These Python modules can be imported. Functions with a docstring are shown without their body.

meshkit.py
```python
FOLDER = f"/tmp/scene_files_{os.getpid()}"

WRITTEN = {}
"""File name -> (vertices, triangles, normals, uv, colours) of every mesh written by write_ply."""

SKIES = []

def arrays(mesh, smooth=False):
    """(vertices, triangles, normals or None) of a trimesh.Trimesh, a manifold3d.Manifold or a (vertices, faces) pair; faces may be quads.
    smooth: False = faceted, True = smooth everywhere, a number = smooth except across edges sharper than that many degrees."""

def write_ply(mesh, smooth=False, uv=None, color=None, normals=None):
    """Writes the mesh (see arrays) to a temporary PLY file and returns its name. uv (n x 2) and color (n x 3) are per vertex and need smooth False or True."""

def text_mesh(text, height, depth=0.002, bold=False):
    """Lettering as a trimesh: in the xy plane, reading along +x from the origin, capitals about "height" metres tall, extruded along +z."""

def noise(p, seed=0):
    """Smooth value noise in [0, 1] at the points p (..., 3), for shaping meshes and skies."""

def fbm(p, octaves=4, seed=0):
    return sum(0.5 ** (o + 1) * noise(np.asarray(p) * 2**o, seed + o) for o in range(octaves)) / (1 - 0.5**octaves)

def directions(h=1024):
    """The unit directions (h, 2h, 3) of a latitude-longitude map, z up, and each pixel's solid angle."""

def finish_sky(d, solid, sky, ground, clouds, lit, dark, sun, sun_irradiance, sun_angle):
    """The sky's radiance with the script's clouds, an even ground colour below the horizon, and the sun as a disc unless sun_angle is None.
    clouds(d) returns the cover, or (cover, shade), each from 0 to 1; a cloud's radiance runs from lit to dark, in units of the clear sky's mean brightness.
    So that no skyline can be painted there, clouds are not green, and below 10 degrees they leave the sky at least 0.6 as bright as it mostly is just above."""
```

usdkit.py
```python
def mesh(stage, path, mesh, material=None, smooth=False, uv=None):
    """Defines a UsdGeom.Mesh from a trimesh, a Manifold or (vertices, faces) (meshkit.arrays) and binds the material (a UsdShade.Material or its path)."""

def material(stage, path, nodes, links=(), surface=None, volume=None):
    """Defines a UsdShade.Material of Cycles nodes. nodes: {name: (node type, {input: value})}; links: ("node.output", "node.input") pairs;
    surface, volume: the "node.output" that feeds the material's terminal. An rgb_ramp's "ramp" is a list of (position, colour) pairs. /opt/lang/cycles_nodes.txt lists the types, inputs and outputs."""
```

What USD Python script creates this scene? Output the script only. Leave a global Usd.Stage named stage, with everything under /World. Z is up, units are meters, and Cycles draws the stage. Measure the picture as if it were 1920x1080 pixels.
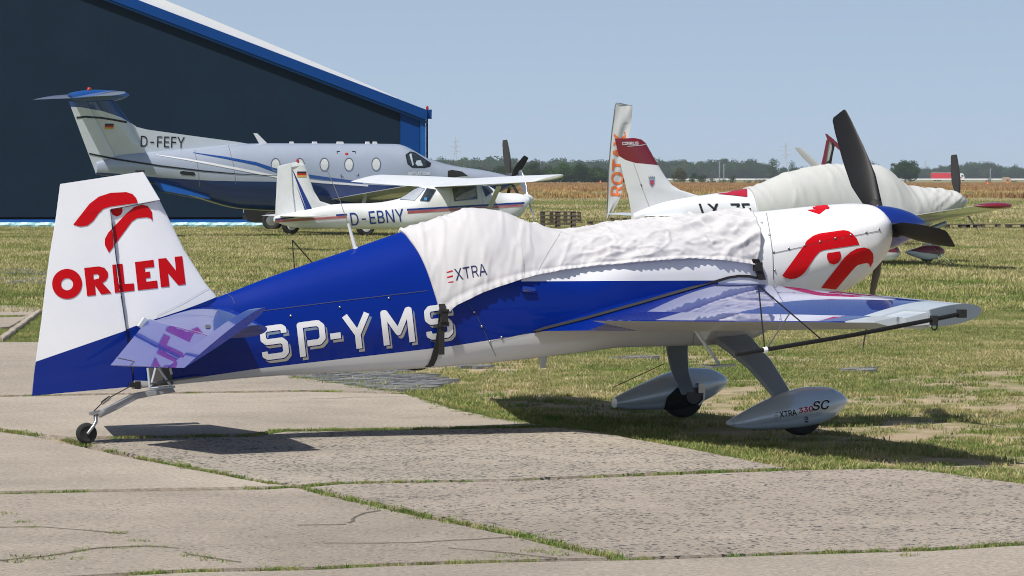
import math, random
import numpy as np, trimesh, usdkit, meshkit
from trimesh.ray.ray_pyembree import RayMeshIntersector
from scipy.interpolate import PchipInterpolator
from shapely.geometry import Polygon, LineString, Point, MultiPolygon, box as sbox
from shapely import affinity
from shapely.ops import unary_union
from pxr import Usd, UsdGeom, UsdLux, UsdShade, Sdf, Gf, Vt

rng = np.random.default_rng(7)
random.seed(7)
stage = Usd.Stage.CreateInMemory()
UsdGeom.SetStageUpAxis(stage, 'Z')
UsdGeom.SetStageMetersPerUnit(stage, 1.0)
UsdGeom.Xform.Define(stage, '/World')
UsdGeom.Scope.Define(stage, '/World/Looks')
A = np.array

# ------------------------------------------------------------------ camera, sky, sun
FPX, HORIZON, EYE = 6770.0, 333.0, 1.75          # focal length in photo pixels, horizon row, eye height
TILT = math.atan((540 - HORIZON) / FPX)
cam = UsdGeom.Camera.Define(stage, '/World/camera')
cam.CreateHorizontalApertureAttr(36.0)
cam.CreateVerticalApertureAttr(20.25)
cam.CreateFocalLengthAttr(36.0 * FPX / 1920)
cam.CreateClippingRangeAttr((0.5, 50000.0))
cam.CreateExposureAttr(EXPOSURE := 0.12)
cam.AddTranslateOp().Set((0, 0, EYE))
cam.AddRotateXOp().Set(90 - math.degrees(TILT))
SUN = A([-0.37, -0.51, 1.0]); SUN /= np.linalg.norm(SUN)
SUN_EL, SUN_ROT = math.asin(SUN[2]), math.atan2(SUN[0], SUN[1])
usdkit.material(stage, '/World/Looks/sky_light', {
    'tc': ('texture_coordinate', {}), 'x': ('separate_xyz', {}), 'z': ('math', {'math_type': 'multiply_add', 'value2': .83, 'value3': .17}), 'v': ('combine_xyz', {}),
    's': ('sky_texture', {'sky_type': 'single_scattering', 'sun_disc': False, 'sun_elevation': SUN_EL, 'sun_rotation': SUN_ROT,
                          'altitude': 0.0, 'air_density': 1.0, 'aerosol_density': 1.2, 'ozone_density': 2.0}),
    'b': ('background_shader', {'strength': 0.088}), 'hz': ('map_range', {'from_min': 0., 'from_max': .24, 'to_min': .66, 'to_max': 0., 'clamp': True}), 'haze': ('mix', {'color2': (5.6, 7.1, 9.0)}), 'tint': ('mix', {'mix_type': 'multiply', 'fac': 1.0, 'color2': (1.10, 1.04, .98)})}, [('tc.generated', 'x.vector'), ('x.x', 'v.x'), ('x.y', 'v.y'), ('x.z', 'z.value1'), ('z.value', 'v.z'), ('v.vector', 's.vector'), ('s.color', 'tint.color1'), ('x.z', 'hz.value'), ('hz.result', 'haze.fac'), ('tint.color', 'haze.color1'), ('haze.color', 'b.color')], surface='b.background')
dome = UsdLux.DomeLight.Define(stage, '/World/sky')
UsdShade.MaterialBindingAPI.Apply(dome.GetPrim()).Bind(UsdShade.Material.Get(stage, '/World/Looks/sky_light'))
dome.GetPrim().SetCustomDataByKey('kind', 'structure')
sun = UsdLux.DistantLight.Define(stage, '/World/sun')
sun.CreateIntensityAttr(1.25); sun.CreateNormalizeAttr(True); sun.CreateAngleAttr(0.5)
sun.CreateColorAttr((1.0, 0.955, 0.89))
_z = SUN; _x = np.cross([0, 0, 1], _z); _x /= np.linalg.norm(_x); _y = np.cross(_z, _x)
sun.AddTransformOp().Set(Gf.Matrix4d(*_x, 0, *_y, 0, *_z, 0, 0, 0, 0, 1))

# ------------------------------------------------------------------ naming and tagging
_used = {}
def path_for(name, parent):
    base = (parent.GetPath().pathString if parent else '/World') + '/' + name
    n = _used.get(base, 0); _used[base] = n + 1
    return base if n == 0 else f'{base}_{n:03d}'
def tag(prim, label=None, cat=None, group=None, kind=None):
    for k, v in (('label', label), ('category', cat), ('group', group), ('kind', kind)):
        if v: prim.SetCustomDataByKey(k, v)
    return prim
def obj(name, mesh, mat, parent=None, smooth=35, **kw):
    m = usdkit.mesh(stage, path_for(name, parent), mesh, mat, smooth=smooth)
    return tag(m.GetPrim(), **kw)
def thing(name, label, cat, loc=(0, 0, 0), rz=0.0, group=None):
    x = UsdGeom.Xform.Define(stage, path_for(name, None))
    x.AddTranslateOp().Set(tuple(map(float, loc))); x.AddRotateZOp().Set(float(rz))
    return tag(x.GetPrim(), label, cat, group)
def dup(root, name, loc, rz, label, cat, group=None, scale=None):
    x = UsdGeom.Xform.Define(stage, path_for(name, None))
    x.GetPrim().GetReferences().AddInternalReference(root.GetPath())
    x.ClearXformOpOrder()
    x.AddTranslateOp().Set(tuple(map(float, loc))) if not x.GetPrim().HasAttribute('xformOp:translate') else x.GetPrim().GetAttribute('xformOp:translate').Set(Gf.Vec3d(*map(float, loc)))
    x.GetPrim().GetAttribute('xformOp:rotateZ').Set(float(rz))
    ops = [UsdGeom.XformOp(x.GetPrim().GetAttribute('xformOp:translate')), UsdGeom.XformOp(x.GetPrim().GetAttribute('xformOp:rotateZ'))]
    if scale is not None:
        ops.append(x.AddScaleOp()); ops[-1].Set(tuple(map(float, np.broadcast_to(scale, 3))))
    x.SetXformOpOrder(ops)
    x.GetPrim().SetInstanceable(True)
    return tag(x.GetPrim(), label, cat, group)

# ------------------------------------------------------------------ from the photograph to places
def ray(px, py):
    """Direction of the sight line through a photo pixel."""
    a = math.pi / 2 - TILT
    u, v = (np.asarray(px, float) - 960) / FPX, (540 - np.asarray(py, float)) / FPX
    return np.stack([u, v * math.cos(a) + math.sin(a), v * math.sin(a) - math.cos(a)], -1)
CAM = A([0, 0, EYE])
def ground(px, py, z=0.0):
    d = ray(px, py); t = (z - EYE) / d[..., 2]
    return CAM + d * np.asarray(t)[..., None]
def at_depth(px, py, Y):
    d = ray(px, py); return CAM + d * (Y / d[..., 1])[..., None]
class Frame:
    """An aircraft's own axes: x forward, y left, z up, standing on the ground at an origin."""
    def __init__(s, origin, yaw):
        s.o = A([origin[0], origin[1], 0.0]); s.yaw = math.radians(yaw); s.deg = yaw
        c, n = math.cos(s.yaw), math.sin(s.yaw)
        s.R = A([[c, n, 0], [-n, c, 0], [0, 0, 1]])        # world -> local
        s.c = s.R @ (CAM - s.o)
    def d(s, px, py): return ray(px, py) @ s.R.T
    def on(s, px, py, y=0.0):
        """Local point where the sight line meets the plane y = const."""
        d = s.d(px, py); t = (np.asarray(y) - s.c[1]) / d[..., 1]
        return s.c + d * np.asarray(t)[..., None]
    def onx(s, px, py, x):
        d = s.d(px, py); t = (np.asarray(x) - s.c[0]) / d[..., 0]
        return s.c + d * np.asarray(t)[..., None]
    def pix(s, P):
        w = np.asarray(P) @ s.R + s.o - CAM
        a = math.pi / 2 - TILT
        f = w[..., 1] * math.sin(a) - w[..., 2] * math.cos(a); v = w[..., 1] * math.cos(a) + w[..., 2] * math.sin(a)
        return np.stack([960 + FPX * w[..., 0] / f, 540 - FPX * v / f], -1)

# ------------------------------------------------------------------ meshes
cat = trimesh.util.concatenate
def tm(v, f): return trimesh.Trimesh(np.asarray(v, float), np.asarray(f), process=False)
def box(sx, sy, sz, c=(0, 0, 0), rz=0, ry=0, rx=0):
    b = trimesh.creation.box((sx, sy, sz))
    for a, ax in ((rx, (1, 0, 0)), (ry, (0, 1, 0)), (rz, (0, 0, 1))):
        if a: b.apply_transform(trimesh.transformations.rotation_matrix(math.radians(a), ax))
    b.apply_translation(c); return b
def tube(pts, r, n=8, closed=True):
    pts = A(pts, float); k = len(pts); r = np.broadcast_to(np.asarray(r, float), k)
    T = np.gradient(pts, axis=0); T /= np.linalg.norm(T, axis=1)[:, None] + 1e-12
    up = A([0, 0, 1.0]) if abs(T[0][2]) < .9 else A([1.0, 0, 0])
    rings = []
    for i in range(k):
        a = np.cross(T[i], up); a /= np.linalg.norm(a); b = np.cross(a, T[i])
        th = np.arange(n) / n * 2 * np.pi
        rings.append(pts[i] + r[i] * (np.cos(th)[:, None] * a + np.sin(th)[:, None] * b))
    return skin(rings, caps=closed)
def skin(rings, caps=True, wrap=True):
    k, n = len(rings), len(rings[0]); v = np.vstack(rings); f = []
    m = n if wrap else n - 1
    for i in range(k - 1):
        for j in range(m):
            a, b = i * n + j, i * n + (j + 1) % n
            f += [[a, b, b + n], [a, b + n, a + n]]
    if caps:
        c0, c1 = len(v), len(v) + 1
        v = np.vstack([v, np.mean(rings[0], 0), np.mean(rings[-1], 0)])
        for j in range(n):
            f += [[c0, (j + 1) % n, j], [c1, (k - 1) * n + j, (k - 1) * n + (j + 1) % n]]
    m = tm(v, f); m.fix_normals() if False else None
    return m
def lathe(profile, n=32, axis=(0, 1, 0), c=(0, 0, 0)):
    """profile: (along axis, radius) pairs."""
    ax = A(axis, float); ax /= np.linalg.norm(ax)
    a = np.cross(ax, [0, 0, 1.0]) if abs(ax[2]) < .9 else np.cross(ax, [1.0, 0, 0]); a /= np.linalg.norm(a); b = np.cross(ax, a)
    th = np.arange(n) / n * 2 * np.pi
    return skin([A(c) + ax * h + max(r, 1e-4) * (np.cos(th)[:, None] * a + np.sin(th)[:, None] * b) for h, r in profile])
def smoothstep(a, b, x):
    t = np.clip((np.asarray(x, float) - a) / (b - a), 0, 1); return t * t * (3 - 2 * t)
def naca(x):
    return 5 * (.2969 * np.sqrt(x) - .1260 * x - .3516 * x**2 + .2843 * x**3 - .1030 * x**4)     # half thickness, of thickness 1
def foil(le, te, th, normal, x0=0.0, x1=1.0, kind='naca', n=18, span_n=1, tip=0):
    """A wing-like surface: leading and trailing edge points along the span, thickness (m) per station, normal direction."""
    le, te = A(le, float), A(te, float); th = np.broadcast_to(np.asarray(th, float), len(le)); N = A(normal, float); N /= np.linalg.norm(N)
    x0 = np.broadcast_to(np.asarray(x0, float), len(le)); x1 = np.broadcast_to(np.asarray(x1, float), len(le))
    if span_n > 1:
        s = np.linspace(0, len(le) - 1, (len(le) - 1) * span_n + 1); k = np.arange(len(le))
        I = lambda q: np.stack([np.interp(s, k, q[:, j]) for j in range(q.shape[1])], 1) if q.ndim == 2 else np.interp(s, k, q)
        le, te, th, x0, x1 = I(le), I(te), I(th), I(x0), I(x1)
    rings = []
    for L, T, t, a, b in zip(le, te, th, x0, x1):
        u = a + (b - a) * (1 - np.cos(np.linspace(0, np.pi, n))) / 2
        if kind == 'naca': h = naca(u) * t
        elif kind == 'wedge':
            w = (u - a) / (b - a); h = np.minimum(np.sqrt(np.clip(w * 50, 0, 1)), 1) * (t / 2 * (1 - w) + .0035)
        else: h = np.full(n, t / 2) * np.minimum(1, np.minimum(np.sqrt(np.clip((u - a) * 30, 0, 1)), np.sqrt(np.clip((b - u) * 30, .0, 1))))
        c = L + (T - L) * u[:, None]
        up, lo = c + N * h[:, None], c - N * h[:, None]
        rings.append(np.vstack([up, lo[::-1][(1 if False else 0):]]))
    return skin(rings)
class Body:
    """A lofted fuselage: per station x its bottom, top, half width and cross-section (w over t)."""
    def __init__(s, xs, zb, zt, hw, profs, n=40, yc=0.0):
        s.xs, s.zb, s.zt, s.hw, s.yc = (A(q, float) for q in (xs, zb, zt, hw, np.broadcast_to(yc, len(xs))))
        P = []
        for pr in profs:
            pr = A(pr, float); d = np.r_[0, np.cumsum(np.linalg.norm(np.diff(pr, axis=0), axis=1))]; d /= d[-1]
            u = np.linspace(0, 1, n)
            P.append(np.stack([PchipInterpolator(d, pr[:, 0])(u), PchipInterpolator(d, pr[:, 1])(u)], 1))
        s.P = A(P); s.n = n
        g = lambda q: PchipInterpolator(s.xs, q)
        s.fzb, s.fzt, s.fhw, s.fyc = g(s.zb), g(s.zt), g(s.hw), g(s.yc)
        s.fP = lambda x: np.stack([[np.interp(x, s.xs, s.P[:, k, j]) for j in range(2)] for k in range(n)])
    def ring(s, x):
        pr = s.fP(x); zb, zt, hw = s.fzb(x), s.fzt(x), s.fhw(x)
        z = zb + (zt - zb) * pr[:, 0]; w = hw * pr[:, 1]; yc = s.fyc(x)
        right = np.stack([np.full(s.n, x), yc - w, z], 1); left = np.stack([np.full(s.n, x), yc + w, z], 1)[::-1]
        return np.vstack([right, left[1:]]) if pr[-1, 1] < 1e-6 else np.vstack([right, left])
    def width(s, x, z):
        pr = s.fP(x); zb, zt = s.fzb(x), s.fzt(x)
        return s.fhw(x) * np.interp((z - zb) / (zt - zb), pr[:, 0], pr[:, 1])
    def mesh(s, n=80, xs=None):
        xs = np.linspace(s.xs[0], s.xs[-1], n) if xs is None else xs
        return skin([s.ring(x) for x in xs])
def ellipse_prof(nu=2.0, nl=2.0, zm=.5, flat=0.0):
    out = []
    for a in np.linspace(-90, 90, 33):
        c, s_ = abs(math.cos(math.radians(a))), math.sin(math.radians(a)); e = nu if s_ > 0 else nl
        w = c ** (2 / e); h = abs(s_) ** (2 / e)
        out.append((zm + h * (1 - zm) if s_ > 0 else zm - h * zm, w))
    out = [(t, w) for t, w in out]
    out[0] = (0.0, flat); out[-1] = (1.0, 0.0)
    return out

# decals: paint and lettering laid 2 mm proud of the surface they are printed on
_rays = {}
def hits(fr, V, tri):
    """Nearest hit of the sight lines through the pixels V with the triangles, in the frame's own axes: points, normals, found."""
    V = A(V, float); d = fr.d(V[:, 0], V[:, 1]); d = d / np.linalg.norm(d, axis=1)[:, None]
    if id(tri) not in _rays:
        m = tm(tri.reshape(-1, 3), np.arange(len(tri) * 3).reshape(-1, 3)); _rays[id(tri)] = (tri, m, RayMeshIntersector(m))
    m, R = _rays[id(tri)][1:]
    o = fr.c + d * 12.0                                     # start close by, for precision
    k = R.intersects_first(o, d); ok = k >= 0; kk = np.where(ok, k, 0)
    n = m.face_normals[kk]; t = np.einsum('ij,ij->i', n, tri[kk, 0] - o) / np.where(abs(np.einsum('ij,ij->i', n, d)) < 1e-9, 1e-9, np.einsum('ij,ij->i', n, d))
    P = o + d * t[:, None]
    n = np.where((np.einsum('ij,ij->i', n, d) > 0)[:, None], -n, n)
    return P, n, ok
def tri_of(*meshes): return np.vstack([m.triangles for m in meshes])
def polys(g):
    if isinstance(g, (list, tuple)) and not hasattr(g, 'geoms'): return [p for q in g for p in polys(q)]
    if g.is_empty: return []
    return [p for p in getattr(g, 'geoms', [g]) if isinstance(p, Polygon) and p.area > 1e-6]
def flat_mesh(p, step):
    v, f = trimesh.creation.triangulate_polygon(p.simplify(.02), engine='earcut')
    m = tm(np.c_[v, np.zeros(len(v))], f)
    v, f = trimesh.remesh.subdivide_to_size(m.vertices, m.faces, step, max_iter=12)
    m = trimesh.Trimesh(v, f); return m.vertices[:, :2], m.faces
def decal(fr, tris, shape, off=.002, step=8.0):
    """shape: polygons in photo pixels; the result lies on the triangles."""
    out = []
    for p in polys(shape):
        V, f = flat_mesh(p, step)
        P, N, ok = hits(fr, V, tris)
        if not ok.any(): continue
        P = P + N * off
        keep = ok[f].all(1)
        if keep.any():
            out.append(tm(P, f[keep]))
    if not out: raise ValueError('decal misses its surface')
    m = cat(out); m.remove_unreferenced_vertices()
    n = m.face_normals; c = m.triangles_center
    flip = np.einsum('ij,ij->i', n, fr.c - c) < 0
    m.faces[flip] = m.faces[flip][:, ::-1]
    return m
def line_px(pts, w): return LineString(pts).buffer(w / 2, cap_style=2)
def text_shape(text, bold=False):
    """Lettering as polygons with capitals one unit high, from the origin."""
    m = meshkit.text_mesh(text, 1.0, .1, bold)
    top = m.faces[(m.face_normals[:, 2] > .5)]
    return unary_union([Polygon(m.vertices[t][:, :2]).buffer(.002) for t in top])
def place_text(shape, p0, right, up):
    """Maps unit lettering to pixels: origin p0, the pixel vectors of one unit right and one unit up."""
    return affinity.affine_transform(shape, [right[0], up[0], right[1], up[1], p0[0], p0[1]])
def zpts(pts, ox, oy, s): return [(ox + x * s, oy + y * s) for x, y in pts]
def smooth_poly(pts, r=.8):
    p = Polygon(pts).buffer(0); return p.buffer(-r).buffer(2 * r).buffer(-r)

# ------------------------------------------------------------------ materials
LOOK = '/World/Looks/'
def srgb(r, g, b): return tuple((c / 255 / 12.92) if c <= 10 else ((c / 255 + .055) / 1.055) ** 2.4 for c in (r, g, b))
def paint(name, col, rough=.35, coat=0.0, metal=0.0, vary=.06, scale=3.0, bump=0.0, bump_scale=40., coat_rough=.03, spec=.5, **kw):
    """Plain painted surface with slight unevenness of tone."""
    n = {'tc': ('texture_coordinate', {}), 'n': ('noise_texture', {'scale': scale, 'detail': 5.0, 'roughness': .6}),
         'r': ('rgb_ramp', {'ramp': [(.3, tuple(c * (1 - vary) for c in col)), (.7, tuple(min(1, c * (1 + vary)) for c in col))]}),
         'p': ('principled_bsdf', {'roughness': rough, 'metallic': metal, 'coat_weight': coat, 'coat_roughness': coat_rough, 'specular_ior_level': spec, **kw})}
    l = [('tc.object', 'n.vector'), ('n.fac', 'r.fac'), ('r.color', 'p.base_color')]
    if bump:
        n['n2'] = ('noise_texture', {'scale': bump_scale, 'detail': 4.0}); n['b'] = ('bump', {'strength': 1.0, 'distance': bump})
        l += [('tc.object', 'n2.vector'), ('n2.fac', 'b.height'), ('b.normal', 'p.normal')]
    return usdkit.material(stage, LOOK + name, n, l, surface='p.BSDF')
def layered(name, base, layers, rough=.3, coat=1.0, metal=0.0, vary=.03, xr=(-8, 8), spec=.5, coat_rough=.03):
    """Paint scheme in an object's own axes: each layer (colour, [(x, z)...], 'above'|'below') covers what lies above or below a line."""
    n = {'tc': ('texture_coordinate', {}), 'xyz': ('separate_xyz', {}), 'mx': ('map_range', {'from_min': xr[0], 'from_max': xr[1], 'to_min': 0., 'to_max': 1., 'clamp': True}),
         'c0': ('mix', {'fac': 0.0, 'color1': base, 'color2': base}),
         'n': ('noise_texture', {'scale': 2.5, 'detail': 5.0}), 'vr': ('map_range', {'from_min': .3, 'from_max': .7, 'to_min': 1 - vary, 'to_max': 1 + vary}),
         'v': ('mix', {'mix_type': 'multiply', 'fac': 1.0}),
         'p': ('principled_bsdf', {'roughness': rough, 'coat_weight': coat, 'coat_roughness': coat_rough, 'metallic': metal, 'specular_ior_level': spec})}
    l = [('tc.object', 'xyz.vector'), ('xyz.x', 'mx.value'), ('tc.object', 'n.vector'), ('n.fac', 'vr.value')]
    last = 'c0.color'
    for k, (col, line, side) in enumerate(layers):
        zs = [z for _, z in line]; z0, z1 = min(zs) - .01, max(zs) + .01
        ramp = [((x - xr[0]) / (xr[1] - xr[0]), ((z - z0) / (z1 - z0),) * 3) for x, z in sorted(line)]
        n[f'r{k}'] = ('rgb_ramp', {'ramp': ramp}); n[f'b{k}'] = ('rgb_to_bw', {})
        n[f'z{k}'] = ('map_range', {'from_min': 0., 'from_max': 1., 'to_min': z0, 'to_max': z1})
        n[f't{k}'] = ('math', {'math_type': 'greater_than' if side == 'above' else 'less_than'})
        n[f'm{k}'] = ('mix', {'color2': col})
        l += [('mx.result', f'r{k}.fac'), (f'r{k}.color', f'b{k}.color'), (f'b{k}.val', f'z{k}.value'), ('xyz.z', f't{k}.value1'),
              (f'z{k}.result', f't{k}.value2'), (f't{k}.value', f'm{k}.fac'), (last, f'm{k}.color1')]
        last = f'm{k}.color'
    l += [(last, 'v.color1'), ('vr.result', 'v.color2'), ('v.color', 'p.base_color')]
    return usdkit.material(stage, LOOK + name, n, l, surface='p.BSDF')

# ================================================================== the aerobatic aircraft in front
WH = ground(A([1500, 1280]), A([815, 782])); TW = ground(160, 832)
MID = WH.mean(0); _f = MID - TW
EX = Frame(MID[:2], math.degrees(math.atan2(_f[1], _f[0])))
BLUE, WHITE, RED, SILVER = (.0001, .017, .205), (.68, .69, .71), (.52, .0008, .006), (.36, .37, .38)
M_white = paint('white_gloss', WHITE, rough=.3, coat=.8, vary=.015)
M_blue = paint('blue_gloss', BLUE, rough=.3, coat=1.0, vary=.05, coat_rough=.012, coat_ior=2.1, spec=.1)
M_tail = paint('tail_blue_gloss', BLUE, rough=.3, coat=1.0, vary=.05, coat_rough=.012, coat_ior=1.75, spec=.1)
M_red = paint('red_film', RED, rough=.5, spec=.15, coat=.08, vary=.03)
M_silver = paint('silver_paint', (.42, .42, .42), rough=.42, metal=.15, coat=.3, vary=.04)
M_pant = paint('silver_pant', (.44, .51, .58), rough=.30, metal=.35, coat=.8, vary=.04)
M_leg = paint('grey_spring_leg', (.20, .235, .28), rough=.3, coat=.8, vary=.06)
M_black = paint('black_rubber', (.012, .012, .013), rough=.75, vary=.25, scale=20)
M_blackp = paint('black_blade', (.006, .006, .0065), rough=.5, vary=.25, spec=.3)
M_dark = paint('dark_gap', (.006, .006, .007), rough=.8)
M_steel = paint('bare_steel', (.42, .42, .43), rough=.3, metal=.9, vary=.1)
M_tipd = paint('tip_plate_grey', (.13, .165, .20), rough=.4, coat=.3)
M_greyp = paint('light_grey_paint', (.46, .51, .55), rough=.35, coat=.5, vary=.03)
M_greyl = paint('grey_lettering', (.38, .40, .42), rough=.12, metal=.85)
M_line = paint('panel_gap', (.06, .06, .07), rough=.7)
M_cloth = None

def topline(fr, pts, y=0.0):
    P = fr.on(A([p[0] for p in pts], float), A([p[1] for p in pts], float), y); return P[:, 0], P[:, 2]
def interp_line(fr, pts, y=0.0):
    x, z = topline(fr, pts, y); o = np.argsort(x); return PchipInterpolator(x[o], z[o], extrapolate=True)
E_top = interp_line(EX, [(235, 640), (272, 606), (300, 594), (350, 577), (410, 556.5), (425, 552), (500, 521.5), (600, 486.5), (700, 455), (752, 441), (780, 428), (830, 405), (880, 396),
                         (930, 394), (980, 401), (1020, 418), (1060, 435), (1090, 430), (1130, 427), (1200, 416), (1300, 408), (1390, 402), (1430, 396.5), (1500, 388), (1570, 383.5), (1612, 381), (1630, 385), (1645, 400)])
E_bot = interp_line(EX, [(235, 736), (345, 723), (550, 704), (800, 690), (880, 684), (960, 674), (1100, 659), (1230, 647), (1310, 648), (1360, 646), (1400, 634), (1440, 615), (1500, 588), (1560, 562), (1600, 543), (1640, 512)], -.2)
PX = lambda px, y=0.0: float(EX.on(px, 500.0, y)[0])
rear = [(0, .62), (.035, .80), (.11, .865), (.12, .87), (.372, 1.0), (.378, 1.0), (.60, .91), (.79, .725), (.91, .46), (.975, .22), (1, 0)]
cock = [(0, .66), (.04, .84), (.11, .96), (.30, 1.0), (.50, .985), (.66, .87), (.81, .69), (.93, .42), (.985, .19), (1, 0)]
frnt = [(0, .50), (.05, .72), (.15, .90), (.35, 1.0), (.60, 1.0), (.80, .84), (.92, .58), (.98, .30), (1, 0)]
cowl = [(0, .30), (.05, .52), (.15, .74), (.30, .90), (.50, 1.0), (.70, .97), (.85, .78), (.95, .47), (.99, .2), (1, 0)]
st = [(248, .032, rear), (300, .055, rear), (410, .125, rear), (500, .18, rear), (650, .26, rear), (790, .325, rear), (900, .365, cock), (1060, .385, cock), (1150, .39, frnt),
      (1300, .40, frnt), (1440, .42, cowl), (1540, .425, cowl), (1595, .40, cowl), (1622, .35, cowl), (1640, .27, cowl)]
xs = A([PX(s[0]) for s in st])
EB = Body(xs, E_bot(xs), E_top(xs), [s[1] for s in st], [s[2] for s in st])
bx = np.unique(np.r_[np.linspace(xs[0], xs[-1], 110), np.linspace(xs[-4], xs[-1], 16)])
fus_mesh = EB.mesh(xs=bx)
x_cowl = PX(1437, -.3)

plane = thing('aerobatic_plane', 'blue and white aerobatic plane with ORLEN fin, standing in front on its tail wheel', 'airplane', (EX.o[0], EX.o[1], 0), EX.deg)
def Ez(pts, y=-.3):
    P = EX.on(A([p[0] for p in pts], float), A([p[1] for p in pts], float), y); return [(float(a), float(c)) for a, b, c in P]
w_lo = [(-6, -3.)] + Ez([(965, 640), (966, 527), (1100, 526.5), (1366, 524)]) + [(PX(1367, -.3), -1.), (3, -1.)]
w_lo = Ez([(962, 300), (966, 527), (1100, 526.5), (1338, 525), (1339, 640)])
w_line = [(-6, 3.0), (w_lo[0][0], 3.0)] + w_lo[1:4] + [(w_lo[4][0], .2), (3, .2)]
s_line = [(-6, .47)] + Ez([(340, 719), (500, 693), (840, 650), (990, 624), (1110, 606), (1300, 600), (1420, 580)], -.3) + [(PX(1421, -.3), -1.), (3, -1)]
M_fus = layered('fuselage_paint', BLUE, [(WHITE, w_line, 'above'), ((.50, .505, .51), s_line, 'below')], rough=.4, coat=.30, xr=(-6, 3), coat_rough=.015, spec=.06)
obj('fuselage', cat([m for m in [fus_mesh]]), M_fus, plane, smooth=25)
fus_tri = tri_of(fus_mesh)

# fin, rudder
def on(pts, y=0.0): return EX.on(A([p[0] for p in pts], float), A([p[1] for p in pts], float), A(y, float) if np.ndim(y) else y)
YN = (0, 1, 0)
fin_le = on([(299.5, 376), (345, 468), (385, 531), (404, 553), (430, 600)]); fin_te = on([(206, 393), (215, 476), (224, 542), (230, 585), (238, 650)])
fin = foil(fin_le, fin_te + A([-.006, 0, 0]), [.075, .085, .095, .10, .10], YN, 0, 1, 'naca', 20)
rud_le = on([(268, 322), (299, 374.5), (207, 393), (216, 476), (225, 542), (231, 585), (247, 690), (250, 724)])
rud_te = on([(113, 345), (104.4, 411.9), (104.3, 412.2), (93, 480), (83, 556), (78, 600), (64, 700), (60, 742)])
rud = foil(rud_le, rud_te, [.07, .106, .053, .055, .06, .065, .07, .07], YN, 0.0, 1, 'wedge', 24)
f_line = Ez([(50, 686), (66, 680), (230, 622), (272, 605), (340, 582), (410, 556), (470, 535)], -.04)
M_fin = layered('fin_paint', (.80, .82, .86), [(BLUE, f_line, 'below')], rough=.35, coat=.4, xr=(-6, -3), spec=.15)
rudder = obj('rudder', rud, M_fin, plane)
finp = obj('fin', fin, M_fin, plane)
tail_tri = tri_of(fin, rud)
obj('fin_tip_cap', box(.06, .03, .015, on([(262, 322)])[0] + [0, 0, .003]), M_black, plane)

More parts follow.
